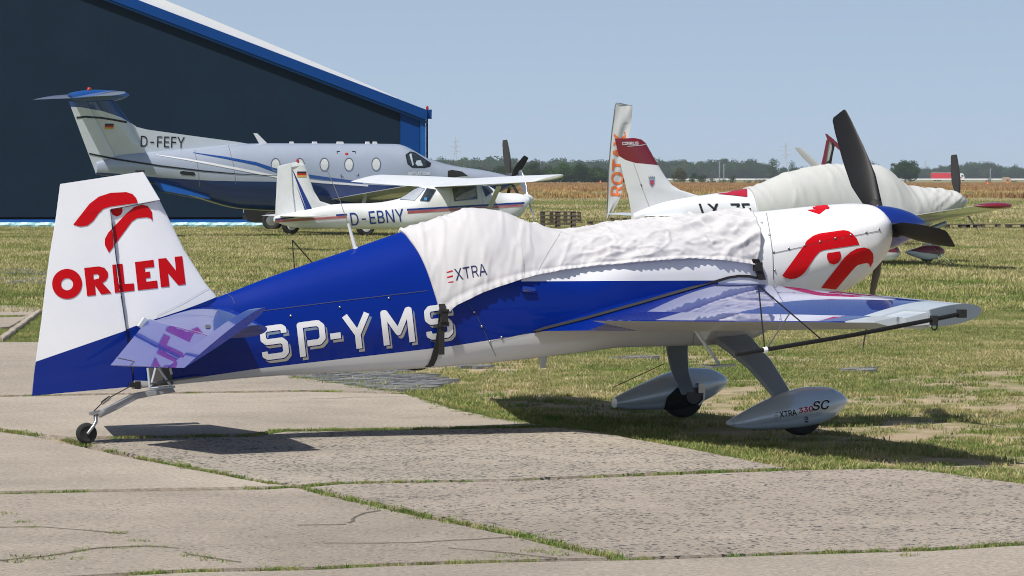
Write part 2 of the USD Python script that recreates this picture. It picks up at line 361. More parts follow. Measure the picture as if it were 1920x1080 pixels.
# emblem and name on the fin
z1 = lambda pts: zpts(pts, 0, 280, .5372); z3 = lambda pts: zpts(pts, 0, 380, .2963)
em = [smooth_poly(z1(p), .6) for p in (
    [(255, 263), (312, 190), (345, 165), (385, 152), (440, 149), (462, 156), (475, 170), (481, 187), (385, 200), (360, 208), (345, 222), (325, 250), (305, 266), (280, 270)],
    [(387, 207), (425, 202), (428, 215), (422, 228), (408, 235), (393, 228), (387, 216)],
    [(380, 361), (366, 335), (366, 312), (378, 290), (440, 225), (470, 200), (495, 193), (515, 198), (530, 218), (533, 252), (525, 240), (510, 237), (478, 240), (460, 252)])]
obj('tail_emblem', decal(EX, tail_tri, em, .003), M_red, finp)
ol = [Point(*z3([(424, 514)])[0]).buffer(95 * .2963).difference(Point(*z3([(424, 516)])[0]).buffer(38 * .2963)),
      smooth_poly(z3([(532, 413), (625, 403), (660, 412), (682, 440), (683, 470), (670, 492), (648, 507), (705, 573), (640, 580), (600, 522), (606, 585), (551, 591)]), .3).difference(
          smooth_poly(z3([(590, 455), (615, 450), (628, 462), (625, 480), (592, 487)]), .3)),
      Polygon(z3([(709, 393), (775, 386), (788, 515), (847, 510), (851, 556), (727, 571)])),
      Polygon(z3([(853, 376), (971, 361), (975, 407), (916, 413), (919, 440), (948, 435), (951, 474), (922, 478), (925, 500), (994, 492), (998, 540), (872, 554)])),
      Polygon(z3([(1000, 355), (1050, 350), (1113, 430), (1104, 343), (1152, 338), (1174, 516), (1128, 522), (1062, 445), (1072, 530), (1018, 535)]))]
for p in ol: obj('fin_letter', decal(EX, tail_tri, p, .003), M_red, finp)
obj('fin_fairing_edge', decal(EX, tail_tri, [line_px([(293, 597), (296, 590), (345, 566), (385, 543), (391, 541)], .9)], .004, 6), paint('fairing_edge', (.55, .57, .60), rough=.5), finp)
obj('rudder_gap', decal(EX, tail_tri, [line_px([(207.5, 392.5), (298.5, 375.5)], 1.3), line_px([(206, 392), (216, 470), (230, 575), (241, 640)], 1.0)], .004, 8), M_line, finp)
obj('hinge_slot', decal(EX, tail_tri, [line_px([(209.5, 418), (211, 432)], 2.2), line_px([(227, 555), (229, 568)], 2.2)], .005, 8), M_dark, finp)

# tailplane and elevators, both sides; the elevators hang down
def mirror(P): P = A(P, float).copy(); P[..., 1] *= -1; return P
UP = (math.sin(math.radians(-9.7)), 0, math.cos(math.radians(9.7)))
hin, hout = on([(285, 603)], -.10)[0], on([(399, 633)], -1.20)[0]
l_in, l_out = on([(432, 580)], -.10)[0], on([(501, 616)], -1.20)[0]
te_in, te_out = on([(208, 685)], -.40)[0], on([(345, 690)], -1.42)[0]
tip_le = on([(497, 577)], -1.42)[0]
stabs, elevs = [], []
for side in (lambda P: A(P, float), mirror):
    n = UP
    s_ = foil(side([l_in, l_out]), side([hin, hout]), [.085, .07], n, 0, 1, 'naca', 20)
    # elevator plate: hinge to trailing edge, with the balance horn running forward at the tip
    edir = (hout - te_out); edir -= A([0, edir[1], 0]); edir /= np.linalg.norm(edir); en = np.cross(edir, [0, 1, 0]); en *= np.sign(en[2])
    mid = lambda a, b, t: a + (b - a) * t
    y1 = -1.205
    q = lambda P, y: A([P[0], y, P[2]])
    te_y1 = mid(te_in, te_out, (y1 - te_in[1]) / (te_out[1] - te_in[1]))
    h0 = hin + 0 * edir; a = foil(side([h0 + [0.004, 0, .0], hout + [0.004, 0, .0]]), side([te_in, te_y1]), [.06, .05], side([en])[0], 0, 1, 'wedge', 16)
    hl = q(tip_le, -1.235) + edir * -.03
    hornm = foil(side([hl, tip_le]), side([te_y1, te_out]), [.056, .052], side([en])[0], 0, 1, 'naca', 22)
    stabs.append(s_); elevs.append((a, hornm))
for k in range(2):
    stp = obj('tailplane', stabs[k], M_tail, plane)
    e = obj('elevator', elevs[k][0], M_tail, plane); obj('balance_horn', elevs[k][1], M_tail, e)
    if k == 0:
        obj('trim_tab_gap', decal(EX, tri_of(elevs[0][0]), [line_px([(221, 671), (252, 677.5)], 1.1), line_px([(252, 677.5), (242, 688)], 1.1)], .003, 6), M_line, e)
        obj('inspection_plate', decal(EX, tri_of(stabs[0]), [Point(390, 612.5).buffer(5).intersection(sbox(380, 609.5, 400, 616.5))], .003, 4), M_line, stp)
obj('elevator_fairing', box(.10, .05, .07, on([(275, 611)], -.10)[0], ry=35), M_greyp, plane)

# registration letters: squared strokes with a grey line to the lower right
def stroke(paths, w): return unary_union([LineString(p).buffer(w / 2, cap_style=2, join_style=1, quad_segs=3) for p in paths])
GL = {'S': ([[(45.5, 47), (45.5, 55), (41, 58.7), (11, 58.7), (5.3, 53), (5.3, 39), (11, 33.5), (40, 33.5), (46, 27.5), (46, 11), (40, 5.3), (11, 5.3), (5.3, 9), (5.3, 16)]], 50),
      'P': ([[(5.3, 0), (5.3, 58.7), (39, 58.7), (46, 52), (46, 30), (39, 23.5), (16, 23.5)]], 51),
      '-': ([[(0, 30), (20, 30)]], 20), 'Y': ([[(3, 64), (24, 27), (45, 64)], [(24, 32), (24, 0)]], 48),
      'M': ([[(5.3, 0), (5.3, 60), (8, 60), (29.5, 21), (51, 60), (53.7, 60), (53.7, 0)]], 59)}
reg = []
for ch, (bx0, by0), sc in (('S', (493, 676), .98), ('P', (563, 669.5), 1.0), ('-', (622.5, 661), 1.0), ('Y', (650, 656.5), 1.0), ('M', (720, 648), 1.0), ('S', (801, 638), .98)):
    g = stroke(GL[ch][0], 11.0)
    reg.append(affinity.affine_transform(g, [sc * .99, -.115 * sc, -.134 * sc, -1.0 * sc, bx0, by0]))
shade = [affinity.translate(g, 5.2, 6.0).difference(g.buffer(2.0)) for g in reg]
for g, s_ in zip(reg, shade):
    L = obj('registration_letter', decal(EX, fus_tri, g, .0025, 6), M_white, plane)
    obj('letter_outline', decal(EX, fus_tri, [p for p in polys(s_.buffer(-.3).buffer(.3)) if p.area > 4], .0015, 6), M_greyl, L)
# panel lines and fasteners
lines = [line_px([(408, 600), (500, 582), (650, 563), (802, 545)], .9), line_px([(428, 553), (435, 558), (440, 570)], .8),
         line_px([(876, 568), (893, 590), (930, 668)], .8), line_px([(918, 641), (990, 624)], .8), line_px([(1437, 400), (1444, 440), (1449, 480), (1450, 524)], 1.1),
         line_px([(1449, 475), (1500, 464), (1560, 450), (1649, 433)], 1.1), line_px([(1298, 649), (1302, 622)], .8)]
obj('panel_joint', decal(EX, fus_tri, lines, .003, 6), M_line, plane)
def rivet(fr, tri, pts, r=.011):
    P, N, ok = hits(fr, A(pts, float), tri); out = []
    for p, n in zip(P[ok], N[ok]):
        s_ = trimesh.creation.icosphere(1, r); s_.vertices = s_.vertices * .8; s_.apply_translation(p + n * r * .2); out.append(s_)
    return cat(out)
zl = lambda pts: zpts(pts, 1400, 350, .1944)
obj('fasteners', rivet(EX, fus_tri, [(444, 587), (545, 592), (637, 576), (729, 559), (889, 585), (903, 612), (918, 640), (940, 632), (1489, 631)] +
    zl([(218, 466), (257, 627), (268, 803), (405, 595), (557, 565), (706, 530), (853, 498), (1002, 467), (1151, 438), (1275, 407), (144, 350), (55, 291)])), M_steel, plane, kind='stuff')
# eagle emblem on the engine cowling
cw = [smooth_poly(zl(p), .8) for p in (
    [(340, 858), (545, 575), (580, 520), (640, 475), (700, 453), (930, 420), (980, 428), (1020, 455), (1060, 500), (1086, 560), (740, 612), (700, 630), (660, 675), (560, 825), (520, 860), (470, 885), (420, 890), (375, 880)],
    [(778, 641), (900, 623), (910, 665), (905, 700), (880, 735), (840, 751), (800, 738), (776, 700), (772, 668)],
    [(717, 975), (940, 685), (1000, 630), (1060, 597), (1130, 586), (1180, 600), (1215, 640), (1222, 680), (1215, 730), (1190, 780), (1180, 745), (1160, 735), (1120, 742), (1070, 755), (1040, 780), (860, 990)])]
for p in cw: obj('cowl_emblem', decal(EX, fus_tri, p, .003, 5), M_red, plane)
obj('cowl_top_marking', decal(EX, fus_tri, [smooth_poly(zl(p), .3) for p in ([(630, 176), (700, 168), (770, 170), (800, 205), (790, 218), (700, 220), (640, 215)], [(580, 228), (640, 221), (760, 221), (700, 268)],
    [(120, 231), (325, 206), (270, 217), (200, 229)])], .003, 4), M_red, plane)

# spinner and propeller
hub = on([(1640, 430)])[0]; tipn = on([(1731, 419.5)])[0]; axis = (tipn - hub); L_sp = np.linalg.norm(axis); axis /= L_sp
sp = lathe([(-.03, .005), (-.03, .165), (0, .168), (.05, .166), (.12, .154), (.20, .132), (.28, .10), (.33, .072), (L_sp - .015, .040), (L_sp, .030), (L_sp + .002, .001)], 40, axis, hub)
spin = obj('spinner', sp, M_blue, plane)
fast = []
for k in range(10):
    a = k * .628 + .2; u = np.cross(axis, [0, 1, 0]); u /= np.linalg.norm(u); v = np.cross(axis, u)
    s_ = trimesh.creation.icosphere(1, .008); s_.apply_translation(hub + axis * .02 + .17 * (math.cos(a) * u + math.sin(a) * v)); fast.append(s_)
obj('spinner_screws', cat(fast), M_steel, spin, kind='stuff')
pu = A([0, 0, 1.0]) - axis * axis[2]; pu /= np.linalg.norm(pu); pv = np.cross(pu, axis)        # up and left in the disc
def blade(c, axis, up, left, ang, r0, r1, chord, twist, th=.10, tipcut=.02):
    """One propeller blade of twisted sections, at an angle from up towards the right wing."""
    rad = math.cos(ang) * up - math.sin(ang) * left; tan = np.cross(axis, rad)
    rr = np.r_[np.linspace(r0, r1 - tipcut, 12), r1]
    le, te, ts = [], [], []
    for r in rr:
        f = (r - r0) / (r1 - r0); w = chord * np.interp(f, [0, .12, .35, .6, .9, .98, 1], [.42, .62, 1, .98, .80, .70, .58]); b = np.interp(f, [0, 1], twist)
        d = axis * math.sin(b) + tan * math.cos(b); p = c + rad * r
        le.append(p + d * w * .42); te.append(p - d * w * .58); ts.append(w * np.interp(f, [0, .15, .5, 1], [.7, .3, .12, .06]))
    d = axis * math.sin(twist[1]) + tan * math.cos(twist[1])
    return foil(le, te, ts, np.cross(d, rad), 0, 1, 'naca', 14), le, te, ts
hc = hub + axis * .075
for ang in (-33, 94, 209):
    m, le, te, ts = blade(hc, axis, pu, pv, math.radians(ang), .10, 1.0, .200, (math.radians(52), math.radians(28)))
    b = obj('propeller_blade', m, M_blackp, plane)
    rad = math.cos(math.radians(ang)) * pu - math.sin(math.radians(ang)) * pv
    obj('blade_root', lathe([(.09, .052), (.20, .050), (.23, .03)], 18, rad, hc), M_black, b)

# wings, ailerons, spades; the right one towards the camera
y0, y1w = -.30, -3.72
rt_te, rt_le = on([(1000, 621)], -.36)[0], on([(1440, 549)], -.36)[0]
tp_te, tp_le = on([(1652, 613)], y1w)[0], on([(1836, 581)], y1w)[0]
def wing_at(y):
    t = (y + .36) / (y1w + .36); return rt_le + (tp_le - rt_le) * t, rt_te + (tp_te - rt_te) * t, .262 + (.118 - .262) * t
def wing_side(side):
    ys = [-.20, -.95, -3.46]; S = [wing_at(y) for y in ys]
    inner = foil(side([S[0][0], S[1][0]]), side([S[0][1], S[1][1]]), [S[0][2], S[1][2]], UP, 0, 1, 'naca', 30, span_n=3)
    mainw2 = foil(side([wing_at(-3.30)[0], S[2][0]]), side([wing_at(-3.30)[1], S[2][1]]), [wing_at(-3.30)[2], S[2][2]], UP, 0, .74, 'naca', 30)
    S[2] = wing_at(-3.30)
    mainw = foil(side([S[1][0], S[2][0]]), side([S[1][1], S[2][1]]), [S[1][2], S[2][2]], UP, 0, .74, 'naca', 30, span_n=6)
    T = [wing_at(-3.46), wing_at(-3.715)]
    tip = foil(side([t[0] for t in T]), side([t[1] for t in T]), [t[2] for t in T], UP, 0, .50, 'naca', 24)
    back = foil(side([t[0] for t in T]), side([t[1] + A([0, .02, 0]) for t in T]), [t[2] * .75 for t in T], UP, .505, .73, 'naca', 10)
    al = []
    for y in (-.965, -3.40, -3.66):
        L, T_, th = wing_at(y); h = L + (T_ - L) * .752; c = (T_ - h); cl = np.linalg.norm(c); a = math.radians(DEFL)
        r = A([c[0] * math.cos(a) + c[2] * math.sin(a) * -1, 0, c[2] * math.cos(a) - c[0] * math.sin(a)])
        al.append((h, h + r, th * .56, r / cl))
    nrm = np.cross(al[0][3], [0, -1, 0]); nrm *= np.sign(nrm[2])
    ail = foil(side([al[0][0], al[1][0]]), side([al[0][1], al[1][1]]), [al[0][2], al[1][2]], nrm, 0, 1, 'wedge', 20, span_n=4)
    ail2 = foil(side([al[1][0], al[2][0]]), side([al[1][1], al[2][1]]), [al[1][2], al[2][2]], nrm, 0, 1, 'wedge', 20)
    return inner, mainw, tip, back, ail, al, mainw2, ail2
def split_under(m):
    lo = m.face_normals @ A(UP) * (1 if m.volume > 0 else -1) < -.02
    return m.submesh([np.where(~lo)[0]], append=True), m.submesh([np.where(lo)[0]], append=True)
DEFL = 10.0
ends = [(1000, 624), (1610, 600)]
for k, side in enumerate((lambda P: A(P, float), mirror)):
    if k == 1: DEFL = -10.0
    inner, mainw, tip, back, ail, al, mainw2, ail2 = wing_side(side)
    w_up, w_lo_ = split_under(cat([inner, mainw])); w = obj('wing', w_up, M_blue, plane, smooth=30); obj('wing_underside', w_lo_, M_silver, w, smooth=30); obj('outer_panel', mainw2, M_greyp, w)
    tp_ = obj('wing_tip', cat([tip]), M_greyp, w); obj('end_plate', foil(side([wing_at(-3.716)[0] + [.012, 0, 0], wing_at(-3.728)[0] + [.012, 0, 0]]), side([wing_at(-3.716)[1], wing_at(-3.728)[1]]), [.122, .118], UP, 0, .50, 'naca', 24), M_tipd, w); obj('tip_bracket', back, M_greyp, w)
    a_up, a_lo = split_under(ail); a_ = obj('aileron', a_up, M_blue, plane, smooth=30); obj('aileron_underside', a_lo, M_silver, a_, smooth=30); obj('aileron_tip', ail2, M_greyp, a_)
    # balance nose at the outer end of the aileron
    L, T_, th = wing_at(-3.66); h = al[2][0]
    nose = foil(side([h - al[2][3] * .20 + [0, .10, -.0], h - al[2][3] * .20]), side([h + al[2][3] * .02 + [0, .1, 0], h + al[2][3] * .02]), [.075, .07], UP, 0, 1, 'flat', 14)
    obj('balance_nose', nose, M_greyp, a_)
    if k == 0:
        wing_tri = tri_of(inner, mainw); tip_tri = tri_of(tip, mainw, back)
        obj('tip_paint', decal(EX, tri_of(mainw), [Polygon([(1608, 602), (1770, 563.5), (1790, 566), (1830, 576), (1690, 600), (1650, 606)])], .002, 10), M_greyp, w)
        obj('tip_stripe', decal(EX, tri_of(mainw), [Polygon([(1609, 601.5), (1612, 597), (1752, 563.5), (1774, 565), (1640, 597)])], .003, 8), M_white, w)
        obj('fasteners', rivet(EX, tri_of(tip), [(1754, 589), (1772, 584), (1795, 580), (1812, 577.5), (1834, 581), (1813, 594), (1797, 597), (1757, 603)], .009), M_steel, w, kind='stuff')
# wing root seal
sealp = [(1000, 622), (1100, 597), (1200, 569), (1300, 540), (1340, 528), (1365, 520.5), (1385, 517.5), (1405, 518), (1420, 521.5)]
obj('root_seal', decal(EX, np.vstack([fus_tri, wing_tri]), [line_px(sealp, 5.0)], .006, 6), M_black, plane)
# aileron spades
for sgn in (-1, 1):
    b0 = on([(1300, 613)], -1.35)[0] * [1, -sgn, 1]; b0 = A([b0[0], sgn * 1.35, b0[2]])
    p1 = on([(1325, 650)], -1.35)[0]; p2 = on([(1352, 688)], -1.35)[0]
    for P in (p1, p2): P[1] = sgn * 1.35
    s_ = obj('spade_arm', cat([tube([b0, p1, p2], [.014, .011, .010], 8), box(.16, .012, .11, b0 + [.05, 0, .0], ry=35)]), M_greyp, plane)
    obj('spade_plate', tm(A([[-.11, -.10, 0], [.11, -.0, .004], [-.11, .10, 0], [-.11, -.10, .012], [.11, 0, .016], [-.11, .10, .012]]) + p2, [[0, 2, 1], [3, 4, 5], [0, 1, 4], [0, 4, 3], [1, 2, 5], [1, 5, 4], [2, 0, 3], [2, 3, 5]]), M_greyp, s_, smooth=False)
# sighting frames at the wing tips
def sight(side, y=-3.80):
    g = lambda px, py: side(on([(px, py)], y))[0]
    pole = tube([g(1806, 587.5), g(1750, 599), g(1600, 628), g(1380, 665)], .0135, 10)
    tri_ = cat([tube([g(1434, 657), g(1422, 535.5)], .0045, 6), tube([g(1422, 535.5), g(1541, 637)], .0045, 6)])
    brace = tube([g(1481, 587), g(1436, 656)], .004, 6)
    ring = trimesh.creation.torus(.018, .005, 14, 6); ring.apply_transform(trimesh.transformations.rotation_matrix(math.pi / 2, (1, 0, 0))); ring.apply_translation(g(1752, 613))
    clamp = cat([box(.03, .05, .06, g(1751, 601)), box(.045, .05, .05, g(1803, 588)), ring])
    band = tube([g(1438, 655.5), g(1431, 656.7)], .019, 10)
    return pole, tri_, brace, clamp, band
for side in (lambda P: A(P, float), mirror):
    pole, tri_, brace, clamp, band = sight(side)
    if side is mirror:                                          # the far frame sits a little further back and stands taller
        dv = on([(548, 450)], 3.8)[0] - mirror(on([(1422, 535.5)], -3.8)[0]); hz0 = tri_.vertices[:, 2].min(); kz = 1 + dv[2] / (tri_.vertices[:, 2].max() - hz0)
        for m in (tri_, brace): m.vertices[:, 2] = hz0 + (m.vertices[:, 2] - hz0) * kz
        for m in (pole, tri_, brace, band): m.apply_translation((dv[0], 0, 0))
    p = obj('sight_tube', pole, M_blackp, plane); obj('sight_triangle', tri_, M_black, p); obj('sight_brace', brace, M_line, p); obj('tube_clamp', clamp, M_black, p); obj('tube_band', band, M_white, p)

# undercarriage
def pant(y, top, bot, hw):
    T = interp_line(EX, top, y); B = interp_line(EX, bot, y)
    x0, x1 = on([top[0]], y)[0][0], on([top[-1]], y)[0][0]
    u = np.r_[0, .03, .12, .3, .5, .68, .82, .92, .975, 1.0]; X = x0 + (x1 - x0) * u
    zt, zb = T(X), B(X); m = (zt + zb) / 2
    zt = np.maximum(zt, m + .012); zb = np.minimum(zb, m - .012)
    zt[-1], zb[-1] = m[-1] + .008, m[-1] - .008
    w = hw * np.interp(u, [0, .12, .3, .5, .65, .82, .92, .975, 1], [.34, .5, .76, .98, 1, .84, .58, .32, .04])
    return Body(X, zb, zt, w, [ellipse_prof(2.1, 2.6, .48)] * len(X), 30, yc=y)
M_brake = paint('brake_metal', (.06, .06, .062), rough=.4, metal=.6)
tyre_prof = [(-.058, .095), (-.063, .115), (-.058, .137), (-.04, .152), (-.018, .156), (.018, .156), (.04, .152), (.058, .137), (.063, .115), (.058, .095)]
rp = pant(-.98, [(1367, 789), (1390, 775), (1420, 758.5), (1450, 744), (1480, 732.5), (1510, 726), (1535, 724), (1560, 728), (1578, 739), (1588, 750)],
          [(1367, 797), (1380, 803.5), (1420, 805.5), (1460, 804.5), (1500, 801), (1530, 794), (1555, 783), (1575, 767), (1588, 752)], .155)
lp = pant(.98, [(1152, 746), (1180, 731), (1210, 717), (1240, 704), (1270, 694), (1300, 689.5), (1325, 690.5), (1345, 697), (1358, 706), (1364, 714)],
          [(1152, 764), (1180, 768), (1210, 768.5), (1240, 768), (1280, 764), (1310, 753), (1335, 741), (1352, 729), (1364, 717)], .155)
for k, (b, y) in enumerate(((rp, -.98), (lp, .98))):
    pm = b.mesh(60); g = obj('wheel_pant', pm, M_pant, plane)
    c = on([(1500, 790)], y)[0] if k == 0 else on([(1279, 757)], y)[0]; c = A([c[0], y, .153])
    t = obj('tyre', lathe(tyre_prof, 40, (0, 1, 0), c), M_black, plane)
    obj('hub', lathe([(-.066, .005), (-.066, .07), (-.054, .096), (.054, .096), (.066, .07), (.066, .005)], 28, (0, 1, 0), c), M_greyp if k == 0 else M_brake, t)
    if k == 1:
        op = Point(1281, 760).buffer(40).intersection(Polygon([(1200, 800), (1244, 772), (1250, 745), (1268, 728), (1300, 726), (1322, 742), (1330, 800)]))
        obj('wheel_opening', decal(EX, tri_of(pm), op, .004, 4), M_dark, g)
        q_ = A([c[0] + .02, y - .155, .165])
        obj('brake_disc', lathe([(-.012, .002), (-.012, .06), (0, .062), (.01, .062)], 24, (0, 1, 0), q_), M_brake, t)
        obj('brake_caliper', cat([box(.05, .05, .07, q_ + [.05, -.012, .055]), tube([q_ + [.03, -.02, -.07], q_ + [.075, -.015, -.03], q_ + [.08, -.01, .03]], .010)]), M_steel, t)
pt = tri_of(rp.mesh(60))
zp = lambda pts: zpts(pts, 1350, 690, .1302)
def badge_text(txt, p0, ang, h, kx=1.0, lean=.0, bold=False):
    s_ = text_shape(txt, bold); c, n = math.cos(ang), math.sin(ang)
    return place_text(s_, p0, (h * c * kx, h * n * kx), (h * (n + lean), -h * c))
ang = -math.atan2(75, 370)
obj('pant_lettering', decal(EX, pt, badge_text('XTRA', zp([(862, 712)])[0], -.155, 10.2, .86, 0, True), .002, 3), M_black, plane)
obj('pant_badge', decal(EX, pt, [smooth_poly(zp(p), .1) for p in ([(795, 646), (835, 633), (830, 643), (800, 652)], [(790, 682), (832, 668), (826, 678), (795, 688)], [(786, 717), (835, 706), (828, 714), (795, 720)])] +
    polys(badge_text('330', zp([(1130, 652)])[0], -.155, 9.5, 1.12, .10, True)), .0025, 3), M_red, plane)
obj('pant_outline', decal(EX, pt, [g.buffer(1.3) for g in polys(badge_text('SC', zp([(1315, 615)])[0], -.12, 16.5, 1.05, .28, True))], .0015, 3), M_white, plane)
obj('pant_lettering', decal(EX, pt, badge_text('SC', zp([(1315, 615)])[0], -.12, 16.5, 1.05, .28, True), .0035, 3), M_black, plane)
obj('pant_sticker', decal(EX, pt, [Point(1511.5, 784).buffer(3.6).difference(Point(1511, 784).buffer(1.6)), sbox(1509, 788.5, 1515.5, 792)], .002, 3), M_line, plane)
def leg(ys, lead, trail, th):
    le = np.vstack([on([p], y) for p, y in zip(lead, ys)]); te = np.vstack([on([p], y) for p, y in zip(trail, ys)])
    return foil(le, te, th, (0, -.6 * np.sign(ys[-1]) * -1, .8), 0, 1, 'flat', 14, span_n=3)
obj('gear_leg', leg([-.34, -.45, -.66, -.90, -.95], [(1398, 628), (1412, 640), (1446, 679), (1478, 730), (1484, 745)], [(1340, 640), (1362, 655), (1404, 690), (1449, 742), (1455, 752)], [.05, .05, .042, .034, .03]), M_leg, plane)
obj('gear_leg', leg([.30, .42, .62, .80, .87], [(1291, 635), (1290, 655), (1291, 690), (1299, 722), (1306, 752)], [(1248, 636), (1249, 655), (1256, 690), (1270, 722), (1282, 752)], [.05, .05, .042, .034, .03]), M_leg, plane)
# belly fairing over the gear box
bf = Body([on([(1285, 640)], -.2)[0][0], on([(1330, 640)], -.2)[0][0], on([(1380, 640)], -.2)[0][0], on([(1425, 640)], -.2)[0][0], on([(1460, 640)], -.2)[0][0]],
          [float(E_bot(PX(1285))) + .02, .62 - .045, .575, .635, .74], [.80, .86, .88, .9, .92], [.20, .36, .40, .36, .25], [ellipse_prof(2.2, 2.6, .5)] * 5, 24)
obj('gear_fairing', bf.mesh(24), M_silver, plane)
# tail wheel with its spring, fork, steering springs and open truss bay
c = on([(162, 812.5)])[0]; c[2] = .068
tw = obj('tail_tyre', lathe([(-.022, .035), (-.028, .05), (-.022, .066), (0, .0705), (.022, .066), (.028, .05), (.022, .035)], 30, YN, c), M_black, plane)
obj('tail_hub', lathe([(-.026, .001), (-.026, .012), (-.014, .016), (-.016, .034), (-.01, .04), (.014, .038), (.026, .02), (.026, .001)], 20, YN, c), M_brake, tw)
M_springp = paint('tail_spring_paint', (.26, .27, .29), rough=.35, coat=.4)
g = lambda px, py, y=0.0: on([(px, py)], y)[0]
obj('tail_fork', cat([tube([g(164, 813, -.036), g(176, 798, -.036), g(180, 790, -.02), g(179, 776)], [.010, .011, .013, .016], 10), tube([g(164, 813, .036), g(176, 798, .036), g(180, 790, .02)], .010, 8), box(.07, .05, .018, g(178, 774), ry=-12)]), M_steel, plane)
obj('tail_spring', foil([g(183, 773, 0), g(215, 756, 0), g(248, 739, 0), g(262, 735, 0), g(322, 726, 0)], [g(187, 783, 0), g(222, 766, 0), g(256, 748, 0), g(275, 744, 0), g(327, 735, 0)], .055, YN, 0, 1, 'flat', 10), M_springp, plane)
def coil(a, b, r=.012, turns=9, wire=.0028):
    a, b = A(a), A(b); t = np.linspace(0, 1, turns * 10); d = b - a; d /= np.linalg.norm(d); u = np.cross(d, [0, 1, 0]); u /= np.linalg.norm(u); v = np.cross(d, u)
    e = np.minimum(1, np.minimum(t, 1 - t) * 12)[:, None] * r
    return tube(a + (b - a) * t[:, None] + e * (np.cos(t * turns * 6.283)[:, None] * u + np.sin(t * turns * 6.283)[:, None] * v), wire, 5)
for y in (-.05, .05):
    P = [g(176, 771, y), g(190, 757, y), g(208, 744, y), g(243, 725, y)]
    obj('steering_spring', cat([tube(P[:2], .004, 6), coil(P[1], P[2]), tube(P[2:], .004, 6)]), M_black, plane)
obj('steering_horn', cat([box(.05, .12, .03, g(246, 721)), box(.03, .05, .05, g(258, 722, -.04))]), M_black, plane)
obj('bay_opening', decal(EX, np.vstack([fus_tri]), [Polygon([(276, 690), (320, 690), (326, 726), (281, 727)])], .003, 6), paint('bay_painted_shadow', (.10, .10, .10), rough=.8), plane)  # flat dark patch on the skin: shadow of the open bay, painted
tr = lambda a, b: tube([g(*a, -.085), g(*b, -.085)], .0085, 8)
obj('bay_truss', cat([tr((277, 690), (281, 727)), tr((292, 690), (283, 724)), tr((297, 690), (321, 724)), tr((280, 728), (328, 725)), tr((319, 690), (322, 702))]), M_greyp, plane)
obj('rudder_cable', tube([g(281, 719, -.09), g(330, 712, -.10), g(378, 706, -.13)], .006, 8), M_steel, plane)
# small fittings
an = obj('antenna_base', tube([g(667, 467), g(665, 462), g(653, 419)], [.022, .014, .009], 10), M_white, plane)
obj('antenna_whip', tube([g(653, 421), g(636, 372), g(613, 318)], .0025, 5), M_steel, an)
obj('belly_antenna', foil([g(1008, 664), g(1013, 690)], [g(1028, 664), g(1022, 690)], .02, YN, 0, 1, 'naca', 10), M_greyp, plane)
obj('step_handle', cat([lathe([(-.05, .001), (-.04, .022), (.05, .022), (.055, .001)], 14, (1, 0, -.12), A([EX.on(989, 543, -.375)[0], -.375, EX.on(989, 543, -.375)[2]]))]), M_blue, plane)
obj('belly_wire', tube([g(1245, 640, .3), g(1245, 682, .3), g(1150, 726, .3)], .003, 5), M_black, plane)

# ------------------------------------------------------------------ fabric cover over cockpit and nose deck
def cover():
    low_pts = [(824, 583), (840, 583), (852, 574), (880, 560), (905, 548), (940, 536), (980, 524), (1020, 515), (1060, 508.5), (1150, 498), (1230, 491.5), (1300, 487.5), (1360, 490), (1400, 495), (1416, 497)]
    P, N, ok = hits(EX, A(low_pts, float), fus_tri); lx, lz = P[ok, 0], P[ok, 2]
    rp_ = [(752, 441), (770, 462), (790, 500), (803, 530), (815, 560), (824, 583)]; R_, _, ok = hits(EX, A(rp_[1:], float), fus_tri); R_ = np.vstack([on([rp_[0]]), R_[ok]])
    fp_ = [(1404, 399), (1418, 420), (1426, 450), (1424, 475), (1416, 497)]; F_, _, ok = hits(EX, A(fp_[1:], float), fus_tri); F_ = np.vstack([on([fp_[0]]), F_[ok]])
    rh, fh = np.linspace(0, 1, len(R_)), np.linspace(0, 1, len(F_))
    nu, nv = 260, 121
    u = np.linspace(0, 1, nu); h = np.linspace(-1, 1, nv)
    H_ = np.abs(h)
    arc = lambda Q: np.r_[0, np.cumsum(np.linalg.norm(np.diff(Q, axis=0), axis=1))] / np.linalg.norm(np.diff(Q, axis=0), axis=1).sum()
    xr = PchipInterpolator(arc(R_), R_[:, 0])(H_); xf = PchipInterpolator(arc(F_), F_[:, 0])(H_)
    X = xr[None] + (xf - xr)[None] * u[:, None]
    zl_ = PchipInterpolator(*map(lambda q: q[np.argsort(lx)], (lx, lz)), extrapolate=False)
    G = np.zeros((nu, nv, 3))
    xl = np.clip(X, lx.min(), lx.max())
    for i in range(nu):
        for j in range(nv):
            pass
    # per row: lower edge height at this column's lowest x
    Zlow = zl_(np.clip(X[:, -1], lx.min(), lx.max()))
    return X, Zlow, u, h, H_, xr, xf
Xc, Zlow, uc, hc_, Hc, xr_, xf_ = cover()
